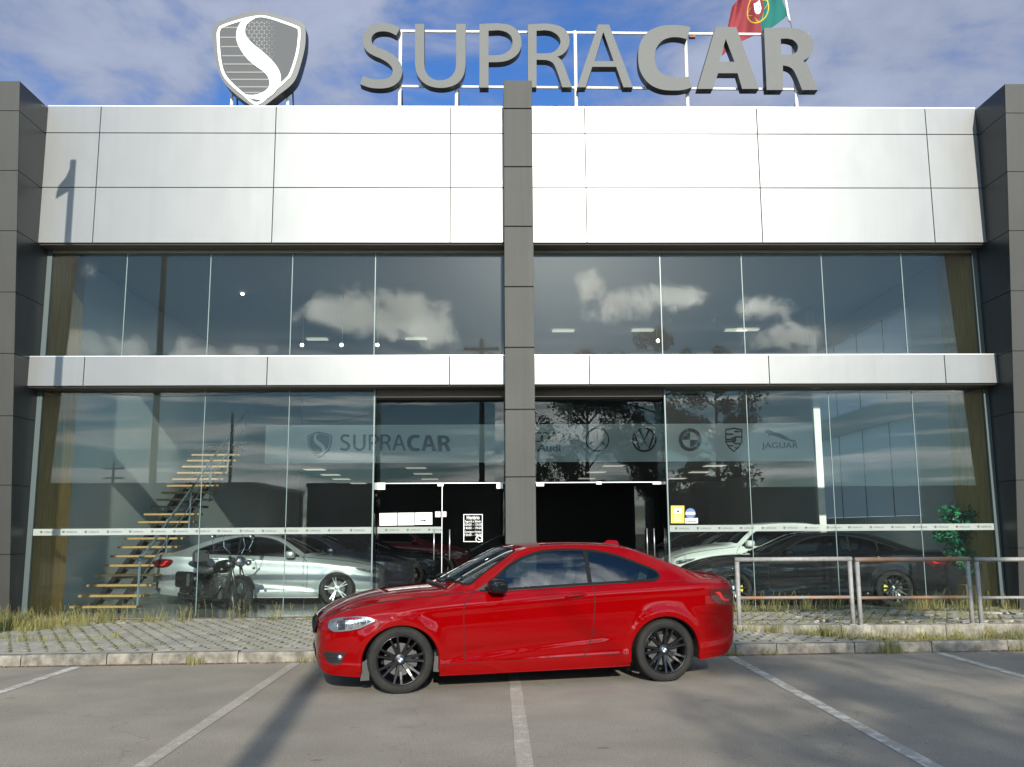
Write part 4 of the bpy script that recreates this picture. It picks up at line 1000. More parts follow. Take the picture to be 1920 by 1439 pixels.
# ------------------------------------------------------------------ the dealership building
B_ = empty("car_dealership", (0, 16.8, 0), label="two storey car showroom clad in silver and grey panels with glass front", cat="building")
def part(mb, name, m, parent=B_, **k):
    if parent is B_: mb.v = [(p[0], p[1]-16.8, p[2]) for p in mb.v]
    return mb.build(name, m, parent, **k)
part(sill, "sill", M_KERB)
FY = 16.2; ZT, ZA, ZB, ZC = 9.26, 8.74, 7.70, 6.66; BT, BB = 4.59, 4.075
XL = [-8.16, -7.19, -4.0, -.80, .30]; XR_ = [.58, 1.67, 4.86, 8.01, 8.96]
g = .0055
for xs in (XL, XR_):
    part(MB().box((xs[0], FY+.035, ZC+.004), (xs[-1], 16.58, ZT-.02)), "fascia_core", M_GAP)
    part(MB().box((xs[0], FY+.035, BB+.004), (xs[-1], 16.56, BT-.012)), "band_core", M_GAP)
    for i in range(4):
        for (z0, z1) in ((ZC, ZB), (ZB, ZA), (ZA, ZT)):
            ty = random.uniform(0, .0015)
            p = MB().box((xs[i]+g, FY+ty, z0+g), (xs[i+1]-g, FY+.05, z1-g), bev=.004); part(p, "fascia_panel", M_FASC)
        p = MB().box((xs[i]+g, FY, BB+.002), (xs[i+1]-g, FY+.05, BT), bev=.004); part(p, "band_panel", M_FASC)
    part(MB().box((xs[0], FY+.05, ZC-.018), (xs[-1], 16.75, ZC+.002)), "soffit", M_SOFF)
    part(MB().box((xs[0], FY+.05, BB-.018), (xs[-1], 17.3, BB)), "soffit", M_SOFF)
    part(MB().box((xs[0], FY+.002, BT+.001), (xs[-1], 16.58, BT+.018)), "ledge", M_ALU)
    part(MB().box((xs[0], FY+.004, ZT-.008), (xs[-1], 16.9, ZT+.012)), "parapet_cap", M_ALU)
# middle pillar
zc_ = [-.05, 1.30, 2.43, 3.58, 4.66, 5.74, 6.835, 7.94, 9.04, 9.59]
pil = part(MB().box((.195, 15.83, -.1), (.66, 17.2, 9.57)), "pillar", M_GAP)
for a, b in zip(zc_[:-1], zc_[1:]):
    MB().box((.172, 15.8, a+.010), (.684, 15.84, b-.010), bev=.005).build("cladding_panel", M_PILLAR, pil).location = (0, -16.8, 0)
    for (xa, xb) in ((.172, .196), (.660, .684)):
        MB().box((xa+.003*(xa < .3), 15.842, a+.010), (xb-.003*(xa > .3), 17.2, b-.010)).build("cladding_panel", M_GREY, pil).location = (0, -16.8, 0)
# outer pillars: their fronts lean out towards the top
def yf(z): return 16.18-.11*z
def zlean(u, v_):
    d = (u-960)/FPX*CR-(v_-719.5)/FPX*CU_+CF; t = (16.18-.11*CAMZ)/(d[1]+.11*d[2]); return CAMZ+t*d[2]
zo = [-.1]+[zlean(15, v_) for v_ in (1040, 910, 780, 663, 548, 433, 320, 208, 152)]
def outer(sg):
    xi = -8.15 if sg < 0 else 8.95; xo = -12.5 if sg < 0 else 13.0; e_ = xi+sg*.03
    core = MB(); vv = []
    for z in (-.1, zo[-1]-.01): vv += [(e_, yf(z)+.03, z), (xo, yf(z)+.03, z), (xo, 17.4, z), (e_, 17.4, z)]
    core.add(vv, [(0, 1, 2, 3), (7, 6, 5, 4), (0, 4, 5, 1), (1, 5, 6, 2), (2, 6, 7, 3), (3, 7, 4, 0)])
    pl = part(core, "pillar", M_GAP, recalc=True)
    for a, b in zip(zo[:-1], zo[1:]):
        a_, b_ = a+g, b-g
        for (xa, xc) in ((xi, xi+sg*1.7), (xi+sg*1.718, xo)):
            q = MB(); q.add([(xa, yf(a_), a_), (xc, yf(a_), a_), (xc, yf(b_), b_), (xa, yf(b_), b_), (xa, yf(a_)+.028, a_), (xc, yf(a_)+.028, a_), (xc, yf(b_)+.028, b_), (xa, yf(b_)+.028, b_)],
                  [(0, 1, 2, 3), (7, 6, 5, 4), (0, 4, 5, 1), (3, 2, 6, 7), (0, 3, 7, 4), (1, 5, 6, 2)])
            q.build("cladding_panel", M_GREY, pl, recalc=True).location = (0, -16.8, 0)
        q = MB()
        q.add([(xi, yf(a_)+.031, a_), (xi, 16.75, a_), (xi, 16.75, b_), (xi, yf(b_)+.031, b_), (xi+sg*.026, yf(a_)+.031, a_), (xi+sg*.026, 16.75, a_), (xi+sg*.026, 16.75, b_), (xi+sg*.026, yf(b_)+.031, b_)],
              [(0, 1, 2, 3), (7, 6, 5, 4), (0, 4, 5, 1), (3, 2, 6, 7), (0, 3, 7, 4), (1, 5, 6, 2)])
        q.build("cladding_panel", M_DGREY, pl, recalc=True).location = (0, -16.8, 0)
outer(-1); outer(1)
# glass fronts
GY = 16.60
def pane(x0, x1, z0, z1, y=GY, m=None, name="glass_pane"):
    return part(MB().box((x0+.005, y, z0), (x1-.005, y+.012, z1)), name, m or M_GLASS)
for jl in ([-8.12, -6.71, -5.19, -3.70, -2.185, -.7, .17], [.69, 1.62, 3.05, 4.56, 6.05, 7.54, 8.92]):
    for i in range(len(jl)-1):
        if i in (4,) and jl[0] < 0: pane(jl[4], jl[6], BT-.0, ZC-.02); continue
        if jl[0] < 0 and i == 5: continue
        if jl[0] > 0 and i == 0: pane(jl[0], jl[2], BT, ZC-.02); continue
        if jl[0] > 0 and i == 1: continue
        pane(jl[i], jl[i+1], BT, ZC-.02)
    for x in ([-6.71, -5.19, -3.70, -2.185] if jl[0] < 0 else [3.05, 4.56, 6.05, 7.54]):
        part(MB().box((x-.0075, GY-.003, BT+.02), (x+.0075, GY+.016, ZC-.05)), "glass_joint", M_GEDGE)
    x0, x1 = jl[0], jl[-1]
    part(MB().box((x0, GY-.02, ZC-.075), (x1, GY+.04, ZC-.02)), "window_head", mat("head_channel", (.22, .22, .195), .5))
for (x0, x1) in ((-8.12, -5.18), (-5.18, -3.68), (-3.68, -2.16), (3.06, 4.54), (4.54, 6.03), (6.03, 7.56), (7.56, 8.92)):
    pane(x0, x1, .12, BB-.02)
for x in (-5.18, -3.68, 4.54, 6.03, 7.56):
    part(MB().box((x-.006, GY-.003, .12), (x+.006, GY+.016, BB-.03)), "glass_joint", M_GEDGE)
for x in (-2.16, 3.06): part(MB().box((x-.012, GY-.01, .12), (x+.012, GY+.02, BB-.02)), "glass_joint", M_GEDGE)
for (x0, x1) in ((-8.17, -8.06), (8.86, 8.96)):
    part(MB().box((x0, GY-.03, .05), (x1, GY+.05, BB-.02)), "edge_frame", mat("edge_frame_grey", (.075, .10, .098), .4, metal=.1))
    part(MB().box((x0, GY-.03, BT+.02), (x1, GY+.05, ZC-.02)), "edge_frame", MATS["edge_frame_grey"])
# entrance bays
DY = 16.98
for (x0, x1) in ((-2.14, .19), (.67, 3.04)):
    part(MB().box((x0, GY, .05), (x0+.012, DY, BB-.02)), "glass_pane", M_DGLASS) if x0 < 0 else None
    part(MB().box((x1-.012, GY, .05), (x1, DY, BB-.02)), "glass_pane", M_DGLASS) if x0 > 0 else None
    part(MB().box((x0, GY+.02, BB-.16), (x1, DY+.1, BB-.02)), "door_header", M_SOFF)
    part(MB().box((x0+.01, DY, 2.40), (x1-.01, DY+.012, BB-.16)), "transom_pane", M_DGLASS)
    part(MB().box((x0, DY-.003, 2.385), (x1, DY+.016, 2.398)), "glass_joint", M_ALU)
def handle(par, x, y0, sgn=1):
    h = MB().tube([(x, y0, 1.02), (x, y0, 1.56)], .011, 8); h.tube([(x, y0, 1.10), (x, y0+.06*sgn, 1.10)], .008, 6); h.tube([(x, y0, 1.48), (x, y0+.06*sgn, 1.48)], .008, 6)
    o = h.build("handle", M_ALU, par, smooth=True); o.location = (0, -16.8, 0)
for (x0, x1, hx) in ((-2.12, -.97, -1.10), (-.95, .17, -.82)):
    d = part(MB().box((x0, DY, .09), (x1, DY+.012, 2.37)), "glass_door", M_DGLASS); handle(d, hx, DY-.05)
part(MB().box((-.968, DY-.002, .09), (-.956, DY+.014, 2.38)), "glass_joint", M_ALU)
# the opened leaf of the right entrance, folded inwards
d = part(MB().box((.715, DY+.03, .09), (.730, DY+.95, 2.36)), "glass_door", mat("leaf_edge", (.7, .72, .70), .3))
d = part(MB().box((2.60, DY+.5, .09), (3.02, DY+.512, 2.36)), "glass_door", M_DGLASS); handle(d, 2.93, DY+.40)
handle(d, 2.80, DY+.40)
for (u, v_, w_, h_) in ((711, 912, 22, 13), (826, 909, 11, 6), (937, 911, 12, 11), (1013, 909, 14, 6), (1123, 906, 10, 5), (1233, 906, 18, 5)):
    a, b = PX(u-w_/2, v_-h_/2, DY-.02), PX(u+w_/2, v_+h_/2, DY-.02)
    part(MB().box((a.x, DY-.022, b.z), (b.x, DY+.03, a.z)), "patch_fitting", mat("fitting_white", (.7, .7, .66), .35, metal=.2))

# shell of the interior
part(MB().box((-8.6, 16.72, -.2), (9.4, 40, .07)), "floor", M_FLOOR)
part(MB().box((-8.55, 16.72, .07), (-8.3, 40, 6.95)), "inner_wall", M_INTWALL)
wl = MB()
YA, YB = 19.85, 26.3
wl.box((9.1, 16.72, .07), (9.35, YA, 6.95)); wl.box((9.1, YB, .07), (9.35, 40, 6.95)); wl.box((9.1, YA, .07), (9.35, YB, 1.80)); wl.box((9.1, YA, 3.96), (9.35, YB, 4.48)); wl.box((9.1, YA, 6.42), (9.35, YB, 6.95))
part(wl, "inner_wall", mat("right_wall_paint", (.55, .58, .57), .8))
for (z0, z1) in ((1.80, 3.96), (4.48, 6.42)):
    for a, b in ((YA, 21.5), (21.5, 23.1), (23.1, 24.7), (24.7, YB)):
        part(MB().box((9.2, a+.02, z0+.01), (9.212, b-.02, z1-.01)), "side_window_pane", M_SIDEP)
    for y in (21.5, 23.1, 24.7): part(MB().box((9.19, y-.010, z0), (9.222, y+.010, z1)), "mullion", mat("mullion_grey", (.16, .17, .17), .5))
part(MB().box((-8.55, 16.72, 6.95), (9.35, 40, 7.1)), "inner_ceiling", M_CEIL)
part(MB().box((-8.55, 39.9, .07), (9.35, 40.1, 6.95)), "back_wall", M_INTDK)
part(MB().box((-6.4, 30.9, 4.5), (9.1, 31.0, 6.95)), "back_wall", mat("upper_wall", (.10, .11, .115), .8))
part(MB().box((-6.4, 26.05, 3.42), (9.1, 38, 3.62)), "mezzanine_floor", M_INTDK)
part(MB().box((-6.4, 26.0, 3.40), (9.1, 26.05, 4.46)), "mezzanine_front", M_SIGNBAND)
part(MB().box((-8.6, 40.1, -.2), (9.4, 40.3, 9.2)), "rear_wall", M_WARE)
part(MB().box((-8.6, 16.95, 7.12), (9.4, 40.1, 7.3)), "roof", M_WARE)
part(MB().box((-8.3, 16.72, .07), (-8.13, 18.1, 6.9)), "bronze_column", M_BROWN)
part(MB().box((8.94, 16.72, .07), (9.1, 18.1, 6.9)), "bronze_column", M_BROWN)
part(MB().box((7.76, 22.4, .07), (7.92, 22.56, 6.9)), "white_column", M_WHITEM)
for (u0, u1) in ((1039, 1075), (1208, 1240), (1420, 1450)):
    a, b = PX(u0, 757, 30.8), PX(u1, 791, 30.8); part(MB().box((a.x, 30.8, b.z), (b.x, 30.85, a.z)), "office_window", mat("office_glow", (.25, .30, .29), .6))

# lights in the ceilings
cl = None
for i, (u, v_, zc) in enumerate([(780, 877, 3.40), (793, 888, 3.40), (806, 898, 3.40), (590, 880, 3.40), (620, 890, 3.40), (640, 898, 3.40), (672, 906, 3.40), (1150, 873, 3.40), (1118, 885, 3.40), (1100, 897, 3.40), (1340, 873, 3.40), (1310, 885, 3.40), (1270, 897, 3.40),
                                (595, 636, 6.93), (780, 635, 6.93), (1056, 620, 6.93), (1205, 619, 6.93), (1380, 619, 6.93), (1402, 618, 6.93)]):
    d = (u-960)/FPX*CR-(v_-719.5)/FPX*CU_+CF; t = (zc-CAMZ)/d[2]; X_, Y_ = d[0]*t, d[1]*t
    z_ = zc-.012
    o = MB().box((-.3, -.3 if zc < 4 else -.13, -.012), (.3, .3 if zc < 4 else .13, .0), bev=.003).build("ceiling_light", M_PANEL); o.location = (X_, Y_, z_)
    where = "under the mezzanine floor, " if zc < 4 else "on the upper ceiling, "
    side = {0: "nearest of the three left of the pillar", 1: "middle one of the three left of the pillar", 2: "farthest of the three left of the pillar", 3: "nearest of the far left row", 4: "second of the far left row", 5: "third of the far left row", 6: "farthest of the far left row",
            7: "nearest behind the open doorway", 8: "second behind the open doorway", 9: "third behind the open doorway", 10: "nearest of the right row", 11: "middle of the right row", 12: "farthest of the right row",
            13: "far left pair over the white cloud reflection", 14: "just left of the pillar", 15: "just right of the pillar", 16: "over the reflected tree", 17: "left one of the close pair at right", 18: "right one of the close pair at right"}[i]
    tag(o, "light panel "+where+side, "ceiling light", "square ceiling light panels")
for i, (u, v_, s) in enumerate([(567, 648, "leftmost of three in a row"), (641, 648, "middle of three in a row"), (708, 648, "rightmost of three in a row"), (456, 552, "high up by itself at left"), (1233, 640, "over the reflected treetops"), (768, 743, "top of the left entrance")]):
    Y_ = 21.0 if i < 5 else 19.0; p = PX(u, v_, Y_); e = empty("spotlight", tuple(p), label="small bright ceiling spotlight, "+s, cat="spotlight", group="ceiling spotlights")
    MB().lathe([(0, -.05), (.038, -.05)], 14).build("lens", M_SPOT, e); MB().lathe([(.038, -.049), (.045, -.055), (.045, .08), (0, .08)], 14).build("housing", M_WHITEM, e, smooth=True)
    MB().tube([(0, .05, .04), (0, .05, max(.1, (6.93 if i < 5 else 4.05)-p.z))], .007, 6).build("stem", M_WHITEM, e)
tr = MB(); a = PX(1255, 590, 22); b = PX(1425, 590, 22)
trk = empty("light_track", (a.x, 22, a.z), label="white lighting track with three hanging lamps on the upper right", cat="light")
MB().box((0, -.015, -.015), (b.x-a.x, .015, .015)).build("rail", M_WHITEM, trk)
MB().tube([(.2, 0, 0), (.2, 0, 6.93-a.z)], .006, 6).build("hanger", M_WHITEM, trk); MB().tube([(b.x-a.x-.2, 0, 0), (b.x-a.x-.2, 0, 6.93-a.z)], .006, 6).build("hanger", M_WHITEM, trk)
for f_ in (0.02, .5, .96): MB().tube([((b.x-a.x)*f_, 0, -.03), ((b.x-a.x)*f_-.04, .02, -.20)], .04, 10).build("lamp_head", M_WHITEM, trk, smooth=True)

# ------------------------------------------------------------------ lettering and marks
def glyphs():
    z1 = lambda l: [(380+x/3.31, y/3.31) for x, y in l]
    z2 = lambda l: [(960+x/3.2, y/3.2) for x, y in l]
    G = []
    G.append(('letter', [stroke(z1([(1213, 198), (1165, 176), (1110, 170), (1060, 182), (1028, 213), (1019, 250), (1032, 290), (1068, 318), (1120, 340), (1170, 370), (1200, 405), (1209, 445), (1196, 485), (1160, 512), (1110, 522), (1045, 518), (986, 498)]), [15.5, 15.5, 17, 17, 18, 18, 17, 16.5], 6)]))
    U = z1([(1318, 150), (1375, 150), (1375, 395)])+z1(crom([(1375, 395), (1382, 440), (1405, 475), (1440, 495), (1475, 500), (1512, 493), (1545, 472), (1566, 440), (1573, 395)], 4))+z1([(1573, 150), (1632, 150), (1632, 395)])+z1(crom([(1632, 395), (1622, 460), (1588, 512), (1540, 538), (1475, 547), (1410, 536), (1365, 508), (1330, 460), (1318, 395)], 4))
    G.append(('letter', [U]))
    Po = [(899, 45.5)]+crom([(925, 44.2), (938, 44.4), (957, 48), (972, 60), (978, 80), (973, 98), (960, 110), (942, 116), (916, 117)], 5)+[(916, 164.5), (899, 164.5)]
    Pi = [(916, 58)]+crom([(935, 57), (948, 60), (958, 68), (961, 80), (957, 92), (947, 100), (935, 103.5), (916, 104)], 5)
    G.append(('letter', [Po, Pi]))
    Ro = [(989.7, 46.2)]+crom([(1015, 44.6), (1030, 45), (1050, 49.5), (1063, 60), (1068, 76), (1064, 92), (1055, 102), (1045, 106.5)], 5)+crom([(1045, 106.5), (1053, 114), (1060, 130), (1072.5, 164)], 4)+[(1054.5, 164)]+crom([(1054.5, 164), (1046, 138), (1038, 120), (1027, 113.5), (1014, 112.5), (1006, 112.5)], 4)+[(1006, 164), (989.7, 164)]
    Ri = [(1006, 58)]+crom([(1022, 57), (1035, 59.5), (1047, 68), (1051, 79), (1046, 91), (1036, 98.5), (1022, 100.5), (1006, 100.5)], 5)
    G.append(('letter', [Ro, Ri]))
    G.append(('letter', [[(1121.6, 46.4), (1142, 46.4), (1186.6, 164), (1169, 164), (1155.5, 125.6), (1110.5, 125.6), (1098, 164), (1082, 164)], [(1131.2, 60), (1150.6, 115), (1115.2, 115)]]))
    C = crom([(1295, 51.6), (1282, 48.5), (1265, 47.2), (1240, 49), (1215, 60), (1200, 82), (1196.6, 109), (1201, 135), (1217, 157), (1240, 168), (1268, 170), (1285, 168), (1297.5, 164)], 6)+crom([(1291, 143.8), (1275, 146.3), (1260, 145), (1240, 137), (1230, 123), (1227.5, 108), (1231, 90), (1242, 76.5), (1258, 70.5), (1274, 70.5), (1288, 74)], 6)
    G.append(('letter', [C]))
    G.append(('letter', [[(1342, 51), (1380.5, 51), (1423, 167), (1391.5, 167), (1383, 137.6), (1346.5, 137.6), (1336.6, 167), (1307.5, 167)], [(1360.8, 73.4), (1377.3, 116.3), (1348.3, 116.3)]]))
    R2 = [(1432.5, 53)]+crom([(1470, 51.5), (1490, 53), (1512, 61), (1524, 77), (1525, 92), (1518, 106), (1506, 114.5)], 5)+crom([(1506, 114.5), (1515, 124), (1521, 138), (1534, 169)], 4)+[(1504, 169)]+crom([(1504, 169), (1495, 146), (1487, 131), (1478, 125), (1468, 123)], 4)+[(1468, 169), (1437.5, 169)]
    R2i = [(1464, 73)]+crom([(1476, 72.5), (1488, 76), (1496, 86), (1494, 97), (1485, 102), (1476, 102.8), (1465, 103)], 5)
    G.append(('letter', [R2, R2i]))
    return G
GL = glyphs()
SY = 16.95
rs = empty("roof_sign", (0, 0, 0), label="big grey SUPRACAR letters on a white pipe frame above the roof", cat="sign")
M_LET2 = [M_LETTER, M_LSIDE]
for nm, lp in GL: pxplate(nm, lp, SY, .21, M_LET2, rs)
def pxtube(mb, a, b, Y, r, Yb=None):
    mb.tube([PX(a[0], a[1], Y), PX(b[0], b[1], Yb or Y)], r, 8)
fr = MB(); ya = SY+.25
pxtube(fr, (748, 59), (1515, 66), ya, .030); fr.build("frame_rail", M_WHITEM, rs)
fr = MB(); pxtube(fr, (742, 162.5), (1515, 168.5), ya, .030); fr.build("frame_rail", M_WHITEM, rs)
for (x0, x1, yt) in ((751, 749, 58), (856, 854, 166), (1078, 1080, 59), (1285, 1289, 74), (1487, 1494, 76)):
    q = MB(); zt = PX(x0, yt, ya); q.tube([zt, (PX(x1, 200, ya).x, ya, 7.3)], .035, 6); q.build("post", M_WHITEM, rs)
    if yt < 100 or True:
        q = MB(); q.tube([(zt.x+.03, ya+.05, min(zt.z, 10.1)), (zt.x+.05, ya+1.5, 7.3)], .02, 6); q.build("brace", M_BLKSAT, rs)
MB().box((0, 0, 0), (.12, .08, .06)).build("loose_bracket", M_RUST, rs).location = PX(1293, 70, SY+.25)

# shield sign
zs = lambda l: [(380+x/7.195, 10+y/7.195) for x, y in l]
HY = 16.75
sh = empty("shield_sign", (0, 0, 0), label="grey shield emblem with a white S standing on the roof edge", cat="sign")
outl = zs(crom([(755, 78), (900, 100), (1080, 150), (1250, 196), (1345, 240), (1382, 300), (1390, 400), (1380, 560), (1340, 740), (1270, 960), (1190, 1080), (1040, 1200), (870, 1330), (740, 1408), (610, 1330), (440, 1200), (300, 1060), (220, 900), (165, 700), (135, 480), (130, 350), (155, 280), (230, 222), (420, 145), (600, 95)], 4, closed=True))
pxplate("backing", [outl], HY, .28, [mat("shield_grey", (.085, .087, .085), .4, metal=.3), M_LSIDE], sh)
inn = zs(crom([(740, 140), (880, 150), (1080, 210), (1290, 290), (1316, 340), (1318, 420), (1290, 640), (1205, 920), (1120, 1030), (980, 1150), (740, 1345), (540, 1215), (300, 990), (220, 760), (190, 430), (205, 330), (260, 270), (500, 190)], 4, closed=True))
inn2 = zs(crom([(740, 165), (875, 176), (1070, 238), (1265, 312), (1285, 350), (1286, 425), (1258, 640), (1175, 905), (1098, 1005), (960, 1118), (740, 1308), (560, 1190), (330, 968), (252, 750), (226, 430), (236, 345), (280, 296), (505, 218)], 4, closed=True))
pxplate("white_border", [inn, inn2], HY-.012, .012, M_WHITE, sh)
pxplate("inner_field", [inn2], HY-.006, .006, mat("shield_field", (.050, .053, .056), .6), sh)
sS = zs(crom([(700, 172), (600, 185), (530, 215), (480, 285), (455, 370), (458, 470), (500, 580), (590, 710), (690, 800), (800, 880), (870, 950), (902, 1035), (880, 1120), (800, 1180), (690, 1212), (560, 1205)], 4))+zs(crom([(600, 1235), (680, 1265), (780, 1272), (880, 1250), (980, 1165), (1040, 1060), (1053, 960), (1015, 850), (920, 730), (800, 620), (680, 525), (610, 450), (572, 370), (580, 290), (620, 230), (700, 183)], 4))
pxplate("white_s", [sS], HY-.020, .014, M_WHITE, sh)
def leftx(y): return np.interp(y, [250, 345, 430, 750, 968, 1190, 1300], [300, 240, 228, 255, 335, 560, 735])
def sx(y): return np.interp(y, [285, 370, 470, 580, 710, 800, 880, 950, 1035, 1120, 1180, 1212], [488, 462, 462, 505, 594, 694, 805, 872, 900, 878, 800, 690])
for y in (302, 435, 560, 683, 795, 905, 1002, 1102, 1180):
    h = 9; a = [(leftx(y-h)+8, y-h), (sx(y-h)-2, y-h), (sx(y+h)-2, y+h), (leftx(y+h)+8, y+h)]
    pxplate("stripe", [zs(a)], HY-.012, .006, mat("stripe_pale", (.17, .168, .15), .5), sh)
hexm = mat("lattice_pale", (.24, .245, .24), .5); hexes = MB()
def inS(x, y): return not (x < np.interp(y, [180, 230, 290, 370, 450, 525, 620, 730], [700, 622, 582, 574, 612, 682, 802, 922])+14)
for r_ in range(0, 12):
    for c_ in range(0, 9):
        x = 560+c_*68+(r_ % 2)*34; y = 222+r_*49.5
        for (dx, dy) in ((0, 24), (34, 8)):
            xx, yy = x+dx, y+dy
            fade = max(0, 1-max(0, xx-820)/190)
            if inS(xx, yy) and fade > .12 and yy > 190+max(0, (xx-850))*.2 and yy < 740 and yy < 700+(xx-880)*.6+60:
                s = 13*(.35+.65*fade)
                for k in range(3):
                    an = k*pi/3+pi/6+(pi if dy > 10 else 0); P0 = (xx, yy); L2 = s
                    pa = [(xx+cos(an)*L2-sin(an)*3.2*fade, yy+sin(an)*L2+cos(an)*3.2*fade), (xx-cos(an)*L2-sin(an)*3.2*fade, yy-sin(an)*L2+cos(an)*3.2*fade), (xx-cos(an)*L2+sin(an)*3.2*fade, yy-sin(an)*L2-cos(an)*3.2*fade), (xx+cos(an)*L2+sin(an)*3.2*fade, yy+sin(an)*L2-cos(an)*3.2*fade)]
                    q = [PX(u, v_, HY-.009) for (u, v_) in zs(pa)]; hexes.add(q, [(0, 1, 2, 3)])
hexes.build("lattice", hexm, sh, kind='stuff')
for (u, v0, v1) in ((435, 176, 200), (540, 174, 200)):
    MB().tube([PX(u, v0, HY+.3), (PX(u, v1, HY+.3).x, HY+.3, 7.3)], .03, 6).build("post", M_WHITEM, sh)
    MB().tube([PX(u+9, v0-2, HY+.32), (PX(u+14, v1, HY+.32).x, HY+.9, 7.3)], .016, 6).build("brace", M_BLKSAT, sh)

# flag
FYY = 19.5
fg = empty("flagpole", (0, 0, 0), label="white flagpole flying a red and green flag behind the letter R", cat="flag")
pt = PX(1452, -160, FYY); pm = PX(1478, 30, FYY); pb = PX(1492, 120, FYY)
MB().tube([PX(1447, -190, FYY), PX(1463, -60, FYY), pm, PX(1480.5, 40, FYY)], .030, 8).build("pole", M_WHITEM, fg, smooth=True)
MB().tube([PX(1480.5, 38, FYY), PX(1484, 50, FYY), PX(1486, 80, FYY), (PX(1490, 80, FYY).x, FYY, 7.3)], [.01, .01, .02, .02], 6).build("stay", M_BLKSAT, fg)
def flag():
    NU, NVv = 40, 26; TL, BL = np.array([1444, -52.]), np.array([1478, 28.]); TR, BR = np.array([1372, 14.]), np.array([1353, 106.])
    v = []; 
    for j in range(NVv+1):
        for i in range(NU+1):
            s, t = i/NU, j/NVv
            a = TL*(1-s)+TR*s; b = BL*(1-s)+BR*s; p = a*(1-t)+b*t
            p = p+np.array([-6, -7])*sin(pi*s)*(1-t)*.6+np.array([2.0, 3.5])*sin(2*pi*s)*t
            w = .10*sin(9*s+2.2*t)*s**.6+.05*sin(17*s-4*t)
            v.append(PX(p[0], p[1], FYY+w))
    f = []; mi = []
    for j in range(NVv):
        for i in range(NU):
            f.append((j*(NU+1)+i, j*(NU+1)+i+1, (j+1)*(NU+1)+i+1, (j+1)*(NU+1)+i)); mi.append(0 if i < NU*.4 else 1)
    m_ = MB(); m_.v = v; m_.f = f; m_.mi = mi
    mg = mat("flag_green", (.02, .20, .17), .8, transl=.45); mr = mat("flag_red", (.38, .06, .07), .8, transl=.45)
    o = m_.build("cloth", [mg, mr], fg, smooth=True)
    def at(s, t, off):
        i = min(max(s, 0), 1)*NU; j = min(max(t, 0), 1)*NVv; i0, j0 = min(int(i), NU-1), min(int(j), NVv-1); a, b = i-i0, j-j0
        g_ = lambda jj, ii: Vector(v[jj*(NU+1)+ii]); p = (g_(j0, i0)*(1-a)+g_(j0, i0+1)*a)*(1-b)+(g_(j0+1, i0)*(1-a)+g_(j0+1, i0+1)*a)*b
        p.y -= off; return p
    def disc(name, loops, off, mm):
        pts, fs = cdt(loops, .035); return mesh(name, [at(p[0], p[1], off) for p in pts], fs, mm, o)
    asp = 1.5
    E = lambda r, n=28: [(.4+r*cos(2*pi*k/n)/asp, .5+r*sin(2*pi*k/n)) for k in range(n)]
    ye = mat("flag_yellow", (.65, .50, .04), .8, transl=.3)
    def ring(name, r0, r1, off, fx=1.0, fy=1.0):
        n = 40; P_ = [at(.4+r*cos(2*pi*k/n)/asp*fx, .5+r*sin(2*pi*k/n)*fy, off) for r in (r0, r1) for k in range(n)]
        mesh(name, P_, [(k, (k+1) % n, n+(k+1) % n, n+k) for k in range(n)], ye, o)
    ring("armillary_ring", .29, .265, .004); ring("armillary_ring", .28, .262, .006, .45, 1); ring("armillary_ring", .28, .262, .006, 1, .38)
    shd = lambda w, h: [(.4-w/asp, .5-h), (.4+w/asp, .5-h), (.4+w/asp, .5+h*.35), (.4+w*.6/asp, .5+h*.8), (.4, .5+h), (.4-w*.6/asp, .5+h*.8), (.4-w/asp, .5+h*.35)]
    disc("shield_red", shd(.155, .20), .010, mr); disc("shield_white", shd(.085, .125), .014, M_WHITE)
    for (dx, dy) in ((0, 0), (-.045, 0), (.045, 0), (0, -.065), (0, .065)):
        disc("small_shield", [(.4+(dx+.014*cos(a))/asp, .5+dy+.02*sin(a)) for a in np.linspace(0, 2*pi, 9)[:-1]], .018, M_BLUEB)
flag()

# interior sign and marks on the mezzanine front
IY = 25.985
isg = empty("wall_lettering", (0, 0, 0), label="dark SUPRACAR lettering on the white mezzanine board inside", cat="sign")
def remap(lp, s0=(678, 45, 1534, 168), s1=(638, 815, 845, 846)):
    kx = (s1[2]-s1[0])/(s0[2]-s0[0]); ky = (s1[3]-s1[1])/(s0[3]-s0[1]); return [(s1[0]+(x-s0[0])*kx, s1[1]+(y-s0[1])*ky) for x, y in lp]
for nm, lp in GL: pxplate("letter", [remap(l) for l in lp], IY-.02, .02, M_SIGNINK, isg)
ish = empty("wall_shield", (0, 0, 0), label="blue grey shield emblem with pale S left of the inside lettering", cat="sign")
R3 = lambda lp: remap(lp, (398, 20, 575, 205), (576, 810, 623, 859))
pxplate("backing", [R3(outl)], IY-.02, .02, M_SIGNBLUE, ish); pxplate("white_s", [R3(sS)], IY-.025, .004, M_SIGNBAND, ish); pxplate("border", [R3(inn), R3(inn2)], IY-.025, .004, M_SIGNBAND, ish)
def ringl(cx, cy, r, w): return [ell(cx, cy, r, r, 40), ell(cx, cy, r-w, r-w, 40)]
em = empty("wall_emblem", (0, 0, 0), label="four linked rings above the word Audi, beside the middle pillar", cat="sign", group="brand marks on the mezzanine board")
for k in range(4): pxplate("ring", ringl(1009+k*13.5, 820, 9.3, 2.0), IY-.012-k*.001, .01, M_SIGNINK, em)
p = PX(1030, 841, IY-.01); text("lettering", "Audi", p, .27, M_SIGNINK, em, bold=.012, squash=1.25)
em = empty("wall_emblem", (0, 0, 0), label="three pointed star in a ring, second mark from the middle pillar", cat="sign", group="brand marks on the mezzanine board")
cx, cy = 1120, 825; pxplate("ring", ringl(cx, cy, 22.3, 1.9), IY-.01, .01, M_SIGNINK, em)
star = []
